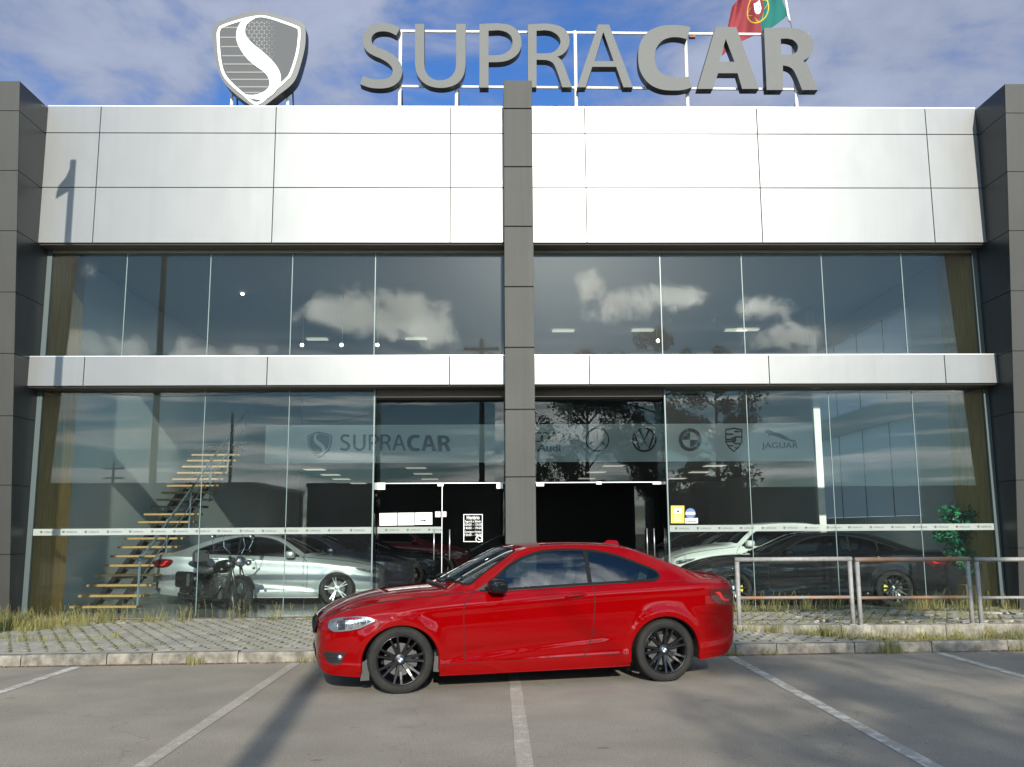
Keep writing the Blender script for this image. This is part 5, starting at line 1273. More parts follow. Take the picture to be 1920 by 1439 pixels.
for k in range(3):
    a = -pi/2+k*2*pi/3; star += [(cx+cos(a)*21, cy+sin(a)*21), (cx+cos(a+pi/3)*2.4, cy+sin(a+pi/3)*2.4)]
pxplate("star", [star], IY-.012, .01, M_SIGNINK, em)
em = empty("wall_emblem", (0, 0, 0), label="ring holding the letters V over W, third mark from the pillar", cat="sign", group="brand marks on the mezzanine board")
cx, cy = 1208, 825; pxplate("ring", ringl(cx, cy, 23, 3.4), IY-.01, .01, M_SIGNINK, em)
for l in ([(-9, -18), (0, 0), (9, -18)], [(-18, -9), (-9, 16), (0, 2), (9, 16), (18, -9)]): pxplate("letter_stroke", [stroke([(cx+a, cy+b) for a, b in l], 3.6, smooth=False)], IY-.012, .01, M_SIGNINK, em)
em = empty("wall_emblem", (0, 0, 0), label="round quartered badge half hidden by the reflected tree", cat="sign", group="brand marks on the mezzanine board")
cx, cy = 1294, 825; pxplate("ring", ringl(cx, cy, 21.5, 6.5), IY-.01, .01, M_SIGNINK, em)
for k in (0, 2): pxplate("quarter", [[(cx, cy)]+ell(cx, cy, 14, 14, 8, k*pi/2, (k+1)*pi/2)], IY-.011, .01, M_SIGNINK, em)
em = empty("wall_emblem", (0, 0, 0), label="crest with bars and a centre shield, second mark from the right", cat="sign", group="brand marks on the mezzanine board")
cx, cy = 1376, 825
crest = [(cx-16, cy-20), (cx, cy-23), (cx+16, cy-20), (cx+16, cy+4), (cx+9, cy+16), (cx, cy+23), (cx-9, cy+16), (cx-16, cy+4)]
pxplate("outline", [crest, [(cx+(x-cx)*.88, cy+(y-cy)*.88) for x, y in crest]], IY-.01, .01, M_SIGNINK, em)
for k in range(4): pxplate("bar", [[(cx-15 if k % 2 else cx+1, cy-17+k*5), (cx-1 if k % 2 else cx+15, cy-17+k*5), (cx-1 if k % 2 else cx+15, cy-14+k*5), (cx-15 if k % 2 else cx+1, cy-14+k*5)]], IY-.01, .01, M_SIGNINK, em)
for k in range(4): pxplate("bar", [[(cx-14+k if k % 2 == 0 else cx+1, cy+2+k*4), (cx-1 if k % 2 == 0 else cx+14-k*2, cy+2+k*4), (cx-1 if k % 2 == 0 else cx+14-k*2, cy+4.5+k*4), (cx-14+k if k % 2 == 0 else cx+1, cy+4.5+k*4)]], IY-.01, .01, M_SIGNINK, em)
pxplate("centre_shield", [[(cx-4.5, cy-5), (cx+4.5, cy-5), (cx+4, cy+3), (cx, cy+7), (cx-4, cy+3)]], IY-.013, .01, M_SIGNINK, em)
em = empty("wall_emblem", (0, 0, 0), label="leaping cat outline above the word JAGUAR, rightmost mark", cat="sign", group="brand marks on the mezzanine board")
cat_ = crom([(1434, 809), (1438, 806), (1446, 807.5), (1452, 811), (1462, 813), (1472, 818), (1482, 824), (1491, 826), (1492, 828), (1484, 828), (1478, 826.5), (1472, 825), (1465, 822), (1457, 819), (1450, 817), (1444, 816), (1440, 819), (1442, 814), (1437, 812)], 3, closed=True)
pxplate("leaping_cat", [cat_], IY-.01, .01, M_SIGNINK, em)
p = PX(1463, 836, IY-.01); text("lettering", "JAGUAR", p, .235, M_SIGNINK, em, squash=1.18)

# frosted vinyl bands with tiny marks
tm = text_mesh("SUPRACAR", .040, .0006, squash=.95)
shm = _curve_mesh("s", [[((x-486)/177*.040, (112-y)/185*.044) for (x, y) in outl], [((x-486)/177*.040, (112-y)/185*.044) for (x, y) in sS]], .0006)
shm.transform(Matrix(((1, 0, 0, 0), (0, 0, -1, 0), (0, 1, 0, 0), (0, 0, 0, 1))))
def vinyl(x0, x1, Y, first, label, n):
    e = empty("frosted_band", (0, 0, 0), label=label, cat="window film", group="frosted bands on the glass")
    MB().box((x0, Y-.003, 1.498), (x1, Y-.001, 1.612)).build("film", M_FROST, e)
    for k in range(n):
        x = first+k*.385
        if x+.12 > x1: break
        join_into("printed_mark", [(shm, Matrix.Translation((x, Y-.0045, 1.555))), (tm, Matrix.Translation((x+.14, Y-.0045, 1.553)))], M_BLKSAT, e)
vinyl(-8.14, -2.175, GY, -7.92, "long frosted band with tiny logos across the left shop windows", 16)
vinyl(-2.12, -.975, DY, -1.96, "short frosted band with tiny logos on the closed entrance door", 4)
vinyl(3.08, 8.90, GY, 3.19, "long frosted band with tiny logos across the right shop windows", 16)
tm_ = None

# notices
def sheet(name, u0, v0, u1, v1, Y, m, label, cat, skew=0.0, group=None, th=.002, parent=None):
    lp = [(u0, v0+skew), (u1, v0), (u1+skew*.3, v1), (u0+skew*.3, v1+skew)]
    o = pxplate(name, [lp], Y-th-.0015, th, m, parent)
    if label: tag(o, label, cat, group)
    return o
M_PAPER = mat("paper", (.72, .74, .70), .7, var=.06, vscale=12)
M_INKG = mat("grey_print", (.18, .19, .20), .8)
sh1 = sheet("notice", 711.5, 962, 744.5, 985.5, DY, M_PAPER, "leftmost of three white paper notices taped to the door", "notice", .8, "paper notices on the door")
sh2 = sheet("notice", 746, 961.5, 777, 985, DY, M_PAPER, "middle one of three white paper notices on the door", "notice", .5, "paper notices on the door")
sh3 = sheet("notice", 778.5, 961, 810.5, 984, DY, M_PAPER, "white paper notice with a dark arrow, rightmost of three", "notice", .4, "paper notices on the door")
for o_, u0, u1, rows in ((sh1, 716, 740, (970, 973, 976)), (sh2, 752, 771, (971, 975)), (sh3, 784, 806, (967, 970.5))):
    for r_ in rows: sheet("text_line", u0, r_, u1-random.uniform(0, 7), r_+.7, DY-.003, M_INKG, None, None, th=.0008, parent=o_)
sheet("arrow", 788, 975.5, 796, 977.5, DY-.003, M_BLKSAT, None, None, th=.0008, parent=sh3)
pxplate("arrow_head", [[(795, 974), (799.5, 976.5), (795, 979)]], DY-.0052, .0008, M_BLKSAT, sh3)
sheet("door_plate", 816, 959.5, 826, 970, DY, mat("pale_pink_plate", (.66, .60, .58), .5), "small pale square plate left of the door gap", "plate", 0)
sheet("door_plate", 828, 959.5, 837, 969.5, DY, MATS["pale_pink_plate"], "small pale square plate with a tiny arrow, right of the door gap", "plate", 0)
hd = empty("opening_hours", (0, 0, 0), label="white framed opening hours lettering on the dark door glass", cat="sign")
pxplate("frame", [[(869, 964.5), (905, 964.5), (905, 1016.5), (869, 1016.5)], [(870.3, 965.8), (903.7, 965.8), (903.7, 1015.2), (870.3, 1015.2)]], DY-.003, .001, M_WHITE, hd)
for (s, u, v_, sz, b, sq) in (("Horário", 887, 971, .098, .0015, .74), ("Segunda a Sábado", 887, 978.0, .056, .0004, .74), ("10h00 - 13h00", 887, 984.2, .062, .0, .90), ("14h00 - 19h00", 887, 990.6, .062, .0, .90), ("Domingos e Feriados", 887, 997.4, .050, .0004, .70), ("15h00 - 18h00", 887, 1003.4, .062, .0, .90)):
    text("lettering", s, PX(u, v_, DY-.004), sz, M_WHITE, hd, depth=.0006, bold=b, squash=sq)
pxplate("clock", ringl(898, 1011, 6.4, 1.3), DY-.004, .001, M_WHITE, hd)
pxplate("clock_hands", [stroke([(895.5, 1008), (898, 1012), (903, 1012.3)], 1.2, smooth=False)], DY-.004, .001, M_WHITE, hd)
ys = sheet("yellow_notice", 1258, 948.5, 1283, 981.5, GY, mat("yellow_card", (.62, .46, .03), .4, var=.1, vscale=15), "bright yellow security notice on the right window", "notice", 0)
sheet("picture_box", 1264.5, 954, 1278, 963.5, GY-.004, M_WHITE, None, None, parent=ys, th=.001)
pxplate("camera_picture", [[(1268, 957), (1273, 957.5), (1275, 961), (1270, 961.5)]], GY-.0075, .001, M_BLKSAT, ys)
for v_ in (966.5, 969.5, 973, 976.5): sheet("text_line", 1263, v_, 1278-random.uniform(0, 4), v_+.8, GY-.004, M_PAPER, None, None, th=.001, parent=ys)
bd = empty("round_sticker", (0, 0, 0), label="round blue sticker beside the yellow notice", cat="sticker")
pxplate("disc", [ell(1294.5, 963, 9.6, 9.6, 32)], GY-.003, .0015, mat("sticker_blue", (.07, .14, .28), .4), bd); text("lettering", "ANECRA", PX(1294.5, 963, GY-.005), .062, M_WHITE, bd, depth=.0006, bold=.002, squash=.72)
wp = sheet("white_sticker", 1284.5, 971.8, 1308.5, 981.5, GY, M_WHITE, "small white sticker with blue print below the round one", "sticker", 0)
for k in range(7): sheet("blue_print", 1286.5+k*2.9, 976, 1288.6+k*2.9, 980, GY-.004, mat("print_blue", (.05, .09, .25), .5), None, None, th=.001, parent=wp)
# ------------------------------------------------------------------ staircase
st = empty("staircase", (-7.3, 17.9, .07), label="open staircase with orange oak treads and steel rail along the left wall", cat="staircase")
N0 = 22; RISE, GO = .176, .345
for k in range(N0):
    z = (k+1)*RISE-.05; y = k*GO
    if k == 11:
        MB().box((-.60, y-.02, z-.05), (.60, y+.38, z), bev=.004).build("dark_tread", M_BLKSAT, st); continue  # this one step is black and a little deeper than the rest
    MB().box((-.62, y-.02, z-.045), (.62, y+.27, z), bev=.004).build("tread", M_TREAD, st)
for x in (-.22, .24):
    q = MB(); y1 = (N0-1)*GO; z1 = N0*RISE-.1
    q.add([(x-.05, -.05, -.07), (x+.05, -.05, -.07), (x+.05, -.05, .07), (x-.05, -.05, .07), (x-.05, y1, z1-.25), (x+.05, y1, z1-.25), (x+.05, y1, z1), (x-.05, y1, z1)], [(0, 1, 2, 3), (7, 6, 5, 4), (0, 4, 5, 1), (1, 5, 6, 2), (2, 6, 7, 3), (3, 7, 4, 0)])
    q.build("stringer", M_BLKSAT, st)
for k in range(0, N0):
    z = (k+1)*RISE-.095; y = k*GO
    MB().box((-.30, y+.02, z-.05), (.32, y+.22, z)).build("tread_bracket", M_BLKSAT, st)
M_RAILC = mat("painted_rail", (.20, .26, .29), .4, metal=.4)
for x in (.60,):
    MB().tube([(x, .05, .95), (x, .35, 1.08), (x, (N0-1)*GO, N0*RISE+.85)], .024, 8).build("handrail", M_RAILC, st, smooth=True)
    MB().tube([(x, .05, .55), (x, (N0-1)*GO, N0*RISE+.45)], .012, 6).build("lower_rail", M_RAILC, st)
    for k in (0, 4, 8, 12, 16, 20): MB().tube([(x, k*GO+.08, (k+.3)*RISE), (x, k*GO+.08, (k+1)*RISE+.86)], .022, 6).build("rail_post", M_RAILC, st)

# ------------------------------------------------------------------ pipe barriers
def barrier(u0, u1, ut, label, rust):
    a = PX(u0, 1170, 13.62); b = PX(u1, 1170, 13.62)
    e = empty("pipe_barrier", (a.x, 13.60, .17), label=label, cat="barrier", group="grey pipe barriers on the edging wall")
    W_ = b.x-a.x; H = PX((u0+u1)/2, 1049, 13.6).z-.17; r = .032
    m_ = MB(); m_.tube([(0, 0, -.15), (0, 0, H-.03)], r, 14); m_.build("post", M_GALV, e, smooth=True)
    m_ = MB(); m_.tube([(W_, 0, -.15), (W_, 0, H-.03)], r, 14); m_.build("post", M_GALV, e, smooth=True)
    m_ = MB(); m_.tube([(-.03, 0, H), (W_+.03, 0, H)], r*1.02, 14); m_.build("top_rail", M_GALV if rust < 2 else M_GALVR, e, smooth=True)
    m_ = MB(); m_.tube([(0, 0, H-.54), (W_, 0, H-.54)], r*.72, 12); m_.build("middle_rail", M_GALVR if rust else M_GALV, e, smooth=True)
    for x in (0, W_): MB().box((x-.07, -.06, .015), (x+.07, .06, .026)).build("base_plate", M_GALV, e)
barrier(1386, 1599, 0, "grey pipe barrier directly behind the red car's tail", 1)
barrier(1613, 1822, 0, "middle pipe barrier with the most orange rust on its lower rail", 2)
barrier(1839, 2055, 0, "pipe barrier cut off by the right edge of the photo", 0)

# ------------------------------------------------------------------ potted tree
pp = PX(1834, 1120, 17.75)
pt_ = empty("potted_tree", (pp.x-.10, 17.75, .07), label="artificial green ficus in a pale wooden box by the right window corner", cat="plant")
MB().box((-.20, -.2, 0), (.20, .2, .42), bev=.01).build("planter", mat("pale_plywood", (.50, .34, .15), .6, var=.12, vscale=5), pt_)
MB().box((-.185, -.185, .36), (.185, .185, .425)).build("soil", M_EARTH, pt_)
tk = MB()
for k in range(3): tk.tube([(random.uniform(-.03, .03), random.uniform(-.03, .03), .40), (random.uniform(-.06, .06), 0, .8), (random.uniform(-.1, .1), random.uniform(-.1, .1), 1.75)], [.022, .018, .010], 6)
br = []
for k in range(80):
    a = random.uniform(0, 2*pi); z0 = random.uniform(.55, 1.72); L_ = random.uniform(.26, .58)*(1-.35*abs(z0-1.1)); p0 = Vector((0, 0, z0)); p1 = p0+Vector((cos(a)*L_, sin(a)*L_, random.uniform(.05, .32)))
    tk.tube([p0, (p0+p1)/2+Vector((0, 0, .04)), p1], [.007, .005, .003], 4, cap=False); br.append((p0, p1))
tk.build("trunk", M_BARK, pt_)
lv = MB()
for p0, p1 in br:
    for k in range(42):
        t = random.uniform(.25, 1.12); c = p0.lerp(p1, t)+Vector((random.gauss(0, .05), random.gauss(0, .05), random.gauss(0, .05)))
        d = Vector((random.gauss(0, 1), random.gauss(0, 1), random.gauss(-.4, .6))).normalized(); s_ = d.orthogonal().normalized(); l = random.uniform(.07, .12)
        s_ = (Matrix.Rotation(random.uniform(0, 6.28), 3, d) @ s_)
        lv.add([c, c+d*l*.5+s_*l*.26, c+d*l, c+d*l*.5-s_*l*.26], [(0, 1, 2), (0, 2, 3)])
lv.build("foliage", M_FICUS, pt_, kind='stuff')

# ------------------------------------------------------------------ motorcycle
M_DKM = mat('dark_bike_metal', (.07, .07, .07), .25, metal=.8)
def motorcycle():
    f = Vector((PX(452, 1135, 17.45).x, 17.45, .07)); ang = RAD(-44)
    e = empty("motorcycle", (f.x, f.y, f.z), ang, label="black cruiser motorcycle with chrome lamps in front of the silver car", cat="motorcycle")
    # local: +x forward, front axle at origin
    WB = 1.62
    def mw(name, x, r, w):
        c = bpy.data.objects.new(name, None); COL.objects.link(c); c.parent = e; c.location = (x, 0, r); c.empty_display_size = .1
        MB().lathe([(r*.78, -w*.7), (r*.9, -w), (r*.98, -w*.6), (r, 0), (r*.98, w*.6), (r*.9, w), (r*.78, w*.7)], 40).build("tyre", M_TYRE, c, smooth=True)
        MB().lathe([(r*.79, -w*.7), (r*.74, -w*.4), (r*.74, w*.4), (r*.79, w*.7)], 40).build("rim", M_BLKSAT, c, smooth=True)
        sp = MB()
        for k in range(24):
            a = 2*pi*k/24; b = a+(.35 if k % 2 else -.35); s = .03 if k % 4 < 2 else -.03
            sp.tube([(cos(b)*.04, s, sin(b)*.04), (cos(a)*r*.76, 0, sin(a)*r*.76)], .003, 4, cap=False)
        sp.lathe([(0, -.06), (.045, -.06), (.045, .06), (0, .06)], 16); sp.build("spokes", M_DKM, c)
        MB().lathe([(.05, .07), (.14, .07), (.14, .075), (.05, .075)], 24).build("brake_disc", M_DISC, c)
    mw("wheel", 0, .325, .065); mw("wheel", -WB, .325, .085)
    def fender(x, r, w, a0, a1):
        b = MB(); b.lathe([(r*.93, -w), (r, -w*.85), (r*1.03, 0), (r, w*.85), (r*.93, w)], 22, center=(x, 0, .325), a0=a0, a1=a1); b.build("fender", P_BLACK, e, smooth=True)
    fender(0, .36, .085, .1*pi, .98*pi); fender(-WB, .37, .11, .05*pi, .95*pi)
    for s in (-1, 1):
        MB().tube([(0, s*.095, .325), (-.20, s*.095, .80), (-.30, s*.09, 1.02)], [.030, .027, .025], 10).build("fork_leg", M_DKM, e, smooth=True)
        MB().tube([(-WB+.02, s*.14, .33), (-WB+.20, s*.14, .62)], .028, 8).build("shock_absorber", M_BLKSAT, e, smooth=True)
        MB().tube([(-.75, s*.16, .28), (-1.2, s*.20, .22), (-WB-.28, s*.20, .28)], [.035, .042, .048], 12).build("exhaust_pipe", M_DKM, e, smooth=True)
        MB().tube([(-.45, s*.14, .55), (-.52, s*.20, .35), (-.75, s*.18, .26)], .022, 8).build("exhaust_header", M_DKM, e, smooth=True)
        MB().tube([(-.34, s*.04, 1.05), (-.30, s*.18, 1.14), (-.42, s*.40, 1.13), (-.52, s*.46, 1.10)], [.014, .013, .013, .018], 8).build("handlebar", M_BLKSAT, e, smooth=True)
        MB().tube([(-.40, s*.36, 1.14), (-.36, s*.42, 1.30), (-.38, s*.36, 1.36)], .006, 6).build("mirror_stalk", M_CHROME, e)
        MB().lathe([(0, -.012), (.050, -.010), (.055, .01), (0, .016)], 18, axis='x', center=(-.38, s*.40, 1.38)).build("mirror", M_CHROME, e, smooth=True)
        MB().lathe([(0, .055), (.045, .045), (.052, 0), (.035, -.06), (0, -.08)], 18, axis='x', center=(-.14, s*.20, .90)).build("spot_lamp", M_CHROME, e, smooth=True)
        MB().lathe([(0, .030), (.026, .025), (.028, 0), (0, -.04)], 12, axis='x', center=(-.16, s*.33, .80)).build("indicator", M_CHROME, e, smooth=True)
        MB().box((-.80, s*.25, .30), (-.62, s*.36, .32), bev=.005).build("foot_board", M_BLKSAT, e)
        sb = MB(); sb.box((-1.90, s*.17, .42), (-1.38, s*.33, .72), bev=.04); sb.build("saddle_bag", M_BLACK, e)
        MB().tube([(-.22, s*.10, 1.06), (-.30, s*.22, 1.20), (-.36, s*.20, 1.40), (-.38, s*.05, 1.50), (-.38, 0, 1.505)], .008, 6).build("screen_hoop", M_CHROME, e, smooth=True)
    MB().lathe([(0, .085), (.075, .078), (.098, .05), (.100, .02), (.085, -.06), (.04, -.11), (0, -.12)], 24, axis='x', center=(-.10, 0, .93)).build("headlight", M_CHROME, e, smooth=True)
    tk_ = MB(); ring = []
    prof = [(-.34, .04, .03), (-.42, .11, .10), (-.58, .155, .15), (-.76, .145, .14), (-.92, .09, .09), (-.98, .04, .04)]
    vv = []; n_ = 16
    for (x, w, h) in prof:
        for k in range(n_): a = 2*pi*k/n_; vv.append((x, cos(a)*w, .86+(x+.34)*.10+sin(a)*h*.85))
    ff = [(i*n_+k, i*n_+(k+1) % n_, (i+1)*n_+(k+1) % n_, (i+1)*n_+k) for i in range(len(prof)-1) for k in range(n_)]+[tuple(range(n_)), tuple((len(prof)-1)*n_+k for k in range(n_))]
    tk_.add(vv, ff); tk_.build("fuel_tank", P_BLACK, e, smooth=True, recalc=True)
    se = MB(); prof = [(-.95, .10, .06, .78), (-1.10, .17, .075, .73), (-1.28, .18, .08, .73), (-1.40, .14, .07, .80), (-1.65, .13, .06, .84), (-1.85, .08, .05, .86)]; vv = []
    for (x, w, h, z) in prof:
        for k in range(n_): a = 2*pi*k/n_; vv.append((x, cos(a)*w, z+sin(a)*h))
    ff = [(i*n_+k, i*n_+(k+1) % n_, (i+1)*n_+(k+1) % n_, (i+1)*n_+k) for i in range(len(prof)-1) for k in range(n_)]+[tuple(range(n_)), tuple((len(prof)-1)*n_+k for k in range(n_))]
    se.add(vv, ff); se.build("seat", M_SEAT, e, smooth=True, recalc=True)
    MB().box((-1.62, -.15, .86), (-1.42, .15, 1.12), bev=.05).build("backrest", M_SEAT, e)
    en = MB(); en.box((-.95, -.16, .20), (-.50, .16, .45), bev=.05)
    for (dx, an) in ((-.62, -.35), (-.86, .35)):
        for k in range(9): en.lathe([(0, 0), (.085, 0), (.085, .014), (0, .014)], 14, axis='z', center=(dx+an*-.03*k*1.0, 0, .45+k*.028))
    en.build("engine", M_CHROME if False else mat("engine_metal", (.04, .04, .04), .35, metal=.6), e)
    MB().lathe([(0, .17), (.09, .17), (.10, .13), (0, .13)], 24, center=(-.72, 0, .52)).build("air_filter_cover", M_CHROME, e, smooth=True)
    MB().lathe([(0, .20), (.10, .20), (.12, .16), (0, .16)], 24, center=(-.82, 0, .32)).build("clutch_cover", M_CHROME, e, smooth=True)
    MB().tube([(-.34, 0, 1.0), (-.5, 0, .4), (-1.0, 0, .30), (-WB, 0, .33)], .035, 8).tube([(-.36, 0, .98), (-1.0, 0, .72), (-WB, 0, .6)], .03, 8).build("frame", M_BLKSAT, e, smooth=True)
    MB().tube([(-.75, .12, .28), (-.70, .33, -.0)], .012, 6).build("kick_stand", M_BLKSAT, e)
    MB().box((.02, -.10, .55), (.05, .10, .62)).build("front_plate", M_BLKSAT, e)
motorcycle()

# ------------------------------------------------------------------ cars
th_r = atan2(.212, .977)
def place(name, Fx, Fy, rot, W2, *a, **k):
    """put the near front tyre's outer foot at Fx, Fy"""
    c, s = cos(rot), sin(rot); off = Vector((-s*W2, c*W2, 0)) if k.pop('near', -1) < 0 else Vector((s*W2, -c*W2, 0))
    return make_car(name, (Fx+off.x, Fy+off.y, k.pop('z', 0)), rot, *a, **k)
place("red_coupe", -.919, 9.348, th_r, .872, P_RED, "glossy red two door coupe with black wheels parked across the bays", nx=380, low=10, wheelk=dict(badge='roundel'), seats=M_SEATL, category="car")
CLA = dict(wx=([-.80, -.45, 0, .45, 1.2, 1.8, 2.743-.45, 2.743, 2.743+.45, 3.66], [-.93, -.47, 0, .42, 1.18, 1.85, 2.73-.47, 2.73, 2.73+.45, 3.75]), wz=([0, .7, 1.43], [0, .71, 1.44]), wy=1.03)
M8 = dict(wx=([-.80, -.45, 0, .45, 1.2, 1.8, 2.743-.45, 2.743, 2.743+.45, 3.66], [-.88, -.48, 0, .48, 1.35, 2.1, 3.02-.47, 3.02, 3.02+.47, 4.18]), wz=([0, .7, 1.43], [0, .70, 1.42]), wy=1.08)
SUV = dict(wx=([-.80, -.45, 0, .45, 1.2, 1.8, 2.743-.45, 2.743, 2.743+.45, 3.66], [-.88, -.47, 0, .40, 1.10, 1.85, 2.85-.47, 2.85, 2.85+.42, 3.78]), wz=([0, .7, 1.43], [0, .80, 1.62]), wy=1.05)
wsil = dict(r=.33, rim=.245, spokes=5, pair=.13, mface=M_RIMS, mrim=M_BLKSAT, badge=True)
a = PX(627, 1128, 19.15)
make_car("silver_saloon", (a.x, 19.15+.93, .07), RAD(180+1.5), P_SILVER, "silver four door saloon behind the left shop window", CLA, full=False, nx=190, low=6, fourdoor=True, wheelk=wsil, tint=M_CGLASSD)
wbk = dict(r=.345, rim=.262, spokes=7, pair=.20, cal=M_CALIY, badge=True, turn=.3)
a = PX(1388, 1130, 18.05)
make_car("black_saloon", (a.x-.05, 18.05+.95, .07), RAD(-3.5), P_BLACK, "long black saloon with yellow brake calipers behind the right shop window", M8, full=False, nx=190, low=6, fourdoor=True, wheelk=wbk, tint=M_CGLASSD)
wlow = dict(r=.335, rim=.25, spokes=5, pair=.13, detail=0, badge=True)
make_car("white_car", (4.75, 21.8, .07), RAD(3), P_WHITE, "white car standing just behind the long black saloon", SUV, full=False, nx=130, low=4, fourdoor=True, wheelk=wlow, tint=M_CGLASSD, interior=False)
make_car("dark_car", (4.35, 24.3, .07), RAD(4), P_DGREY, "dark grey car behind the white car in the right half", CLA, full=False, nx=110, low=4, fourdoor=True, wheelk=wlow, tint=M_CGLASSD, interior=False, group="dark cars in the depth of the showroom")
make_car("dark_car", (3.75, 27.2, .07), RAD(2), P_BLACK, "black car farthest back in the right half of the showroom", M8, full=False, nx=110, low=4, fourdoor=True, wheelk=wlow, tint=M_CGLASSD, interior=False, group="dark cars in the depth of the showroom")
make_car("blue_car", (-2.9, 22.8, .07), RAD(182), P_BLUE, "dark blue car just behind the silver saloon", CLA, full=False, nx=110, low=4, fourdoor=True, wheelk=wlow, tint=M_CGLASSD, interior=False)
make_car("dark_car", (-2.2, 25.6, .07), RAD(180), P_BLACK, "black car third in line behind the silver saloon", M8, full=False, nx=110, low=4, fourdoor=True, wheelk=wlow, tint=M_CGLASSD, interior=False, group="dark cars in the depth of the showroom")
make_car("dark_red_car", (-1.6, 29.6, .07), RAD(181), carpaint("dark_red_car_paint", (.022, .002, .003)), "very dark red car at the back of the left half", SUV, full=False, nx=110, low=4, fourdoor=True, wheelk=wlow, tint=M_CGLASSD, interior=False)

make_car("white_car", (-12.2, 3.2, 0), RAD(8), P_WHITE, "white parked car that only shows mirrored low in the left window", SUV, full=False, nx=110, low=4, fourdoor=True, wheelk=wlow, tint=M_CGLASSD, interior=False)
# ------------------------------------------------------------------ grass and litter
gr = MB()
def tuft(x, y, z, h, n, sp, lean=.5):
    for k in range(n):
        a = random.uniform(0, 2*pi); r = sp*sqrt(random.random()); bx, by = x+cos(a)*r, y+sin(a)*r; hh = h*random.uniform(.45, 1.15)
        d = random.uniform(0, 2*pi); ln = hh*random.uniform(.1, lean); tx, ty = cos(d)*ln, sin(d)*ln; w = random.uniform(.0022, .0048)
        px_, py_ = -sin(d+1.2)*w, cos(d+1.2)*w
        gr.add([(bx-px_, by-py_, z-.01), (bx+px_, by+py_, z-.01), (bx+tx*.4+px_*.8, by+ty*.4+py_*.8, z+hh*.6), (bx+tx*.4-px_*.8, by+ty*.4-py_*.8, z+hh*.6), (bx+tx, by+ty, z+hh)], [(0, 1, 2, 3), (3, 2, 4)])
def stalk(x, y, z, h):
    d = random.uniform(0, 2*pi); ln = h*random.uniform(.05, .35); w = .0022; pts = [Vector((x+cos(d)*ln*t*t, y+sin(d)*ln*t*t, z+h*t)) for t in (0, .35, .7, 1)]
    for i in range(3): gr.add([pts[i]-Vector((w, 0, 0)), pts[i]+Vector((w, 0, 0)), pts[i+1]+Vector((w*.7, 0, 0)), pts[i+1]-Vector((w*.7, 0, 0))], [(0, 1, 2, 3)])
    for k in range(int(6+h*40)):
        t = random.uniform(.15, 1.0); p = Vector((x+cos(d)*ln*t*t, y+sin(d)*ln*t*t, z+h*t)); a = random.uniform(0, 2*pi); l = random.uniform(.012, .034)*(1.25-t*.7); q = Vector((cos(a), sin(a), random.uniform(-.1, .7))).normalized()*l; s_ = Vector((-sin(a), cos(a), 0))*l*.32
        gr.add([p, p+q*.55+s_, p+q, p+q*.55-s_], [(0, 1, 2, 3)])
for k in range(260):
    x = random.choice((random.uniform(-8.2, -2.3), random.uniform(3.2, 9.3))); y = 16.45-abs(random.gauss(0, .12)); stalk(x, y, GZ(x, y), random.uniform(.10, .36))
for k in range(170):
    x = random.uniform(-9.2, -6.2); y = random.uniform(14.4, 16.3); stalk(x, y, GZ(x, y), random.uniform(.08, .34))
for k in range(330):
    x = random.uniform(3.6, 10); y = random.choice((random.uniform(13.8, 16.4), random.uniform(13.0, 13.48), KY(x)+random.uniform(.2, .9))); x = max(x, 4.6) if y < 13.5 else x; stalk(x, y, GZ(x, y), random.uniform(.06, .24))
for k in range(380):      # along the foot of the shop windows
    x = random.uniform(-8.4, 9.5)
    if -2.3 < x < 3.1 and random.random() < .55: continue
    d = 1+.9*sin(x*1.7)+.5*sin(x*4.3+1); d = max(.1, d)
    if random.random() > d*.42: continue
    y = 16.46-abs(random.gauss(0, .14)); tuft(x, y, GZ(x, min(y, 16.5)), random.choice((.07, .10, .14, .22, .30))*random.uniform(.8, 1.1), random.randint(9, 20), random.uniform(.05, .16))
for k in range(170):      # thick corner at the left pillar
    x = random.uniform(-9.3, -6.6); y = random.uniform(14.6, 16.2); w = max(0, (-6.6-x)/1.6); 
    if random.random() > w+.12: continue
    tuft(x, y, GZ(x, y), random.uniform(.12, .42)*min(1, .45+w*.5), 46, .16)
for (x, y, h, n) in ((-7.0, 13.6, .12, 90), (-6.2, 13.1, .13, 110), (-5.5, 13.4, .10, 60), (-7.4, 12.6, .10, 90), (-7.9, 13.4, .14, 110), (-5.0, 14.9, .07, 60), (-3.4, 13.9, .06, 40), (-2.5, 14.3, .07, 36), (-1.9, 13.3, .06, 30), (-3.0, 12.2, .06, 30), (-2.0, 12.1, .05, 30), (-4.6, 12.3, .06, 36), (-6.9, 12.2, .07, 50), (-5.1, 12.1, .05, 30)):
    for q in range(4): tuft(x+random.gauss(0, .18), y+random.gauss(0, .10), GZ(x, y), h, n//4, .14, .8)
for k in range(3600):     # tiny green pegs in the paver corners
    i = random.randint(-46, 20); j = random.randint(0, 23); x = i*S_+(j % 2)*S_/2+S_/2; y = KY(x)+.27+(j+.5)*S_*.995
    if y > 16.5 or (x > 3.3): continue
    if random.random() > .6+.4*max(0, sin(x*.9+2)*sin(y*1.3)): continue
    tuft(x, y, GZ(x, y)-.005, random.uniform(.010, .030), 6, .020, .9)
for k in range(480):      # right hand bed
    x = random.uniform(3.6, 9.4); y = random.uniform(13.85, 16.5); dd = .35+.5*sin(x*2.1+y)*sin(y*1.9)+.25*(x > 5)
    if random.random() > dd: continue
    tuft(x, y, .12, random.uniform(.03, .11), random.randint(10, 22), .11, .9)
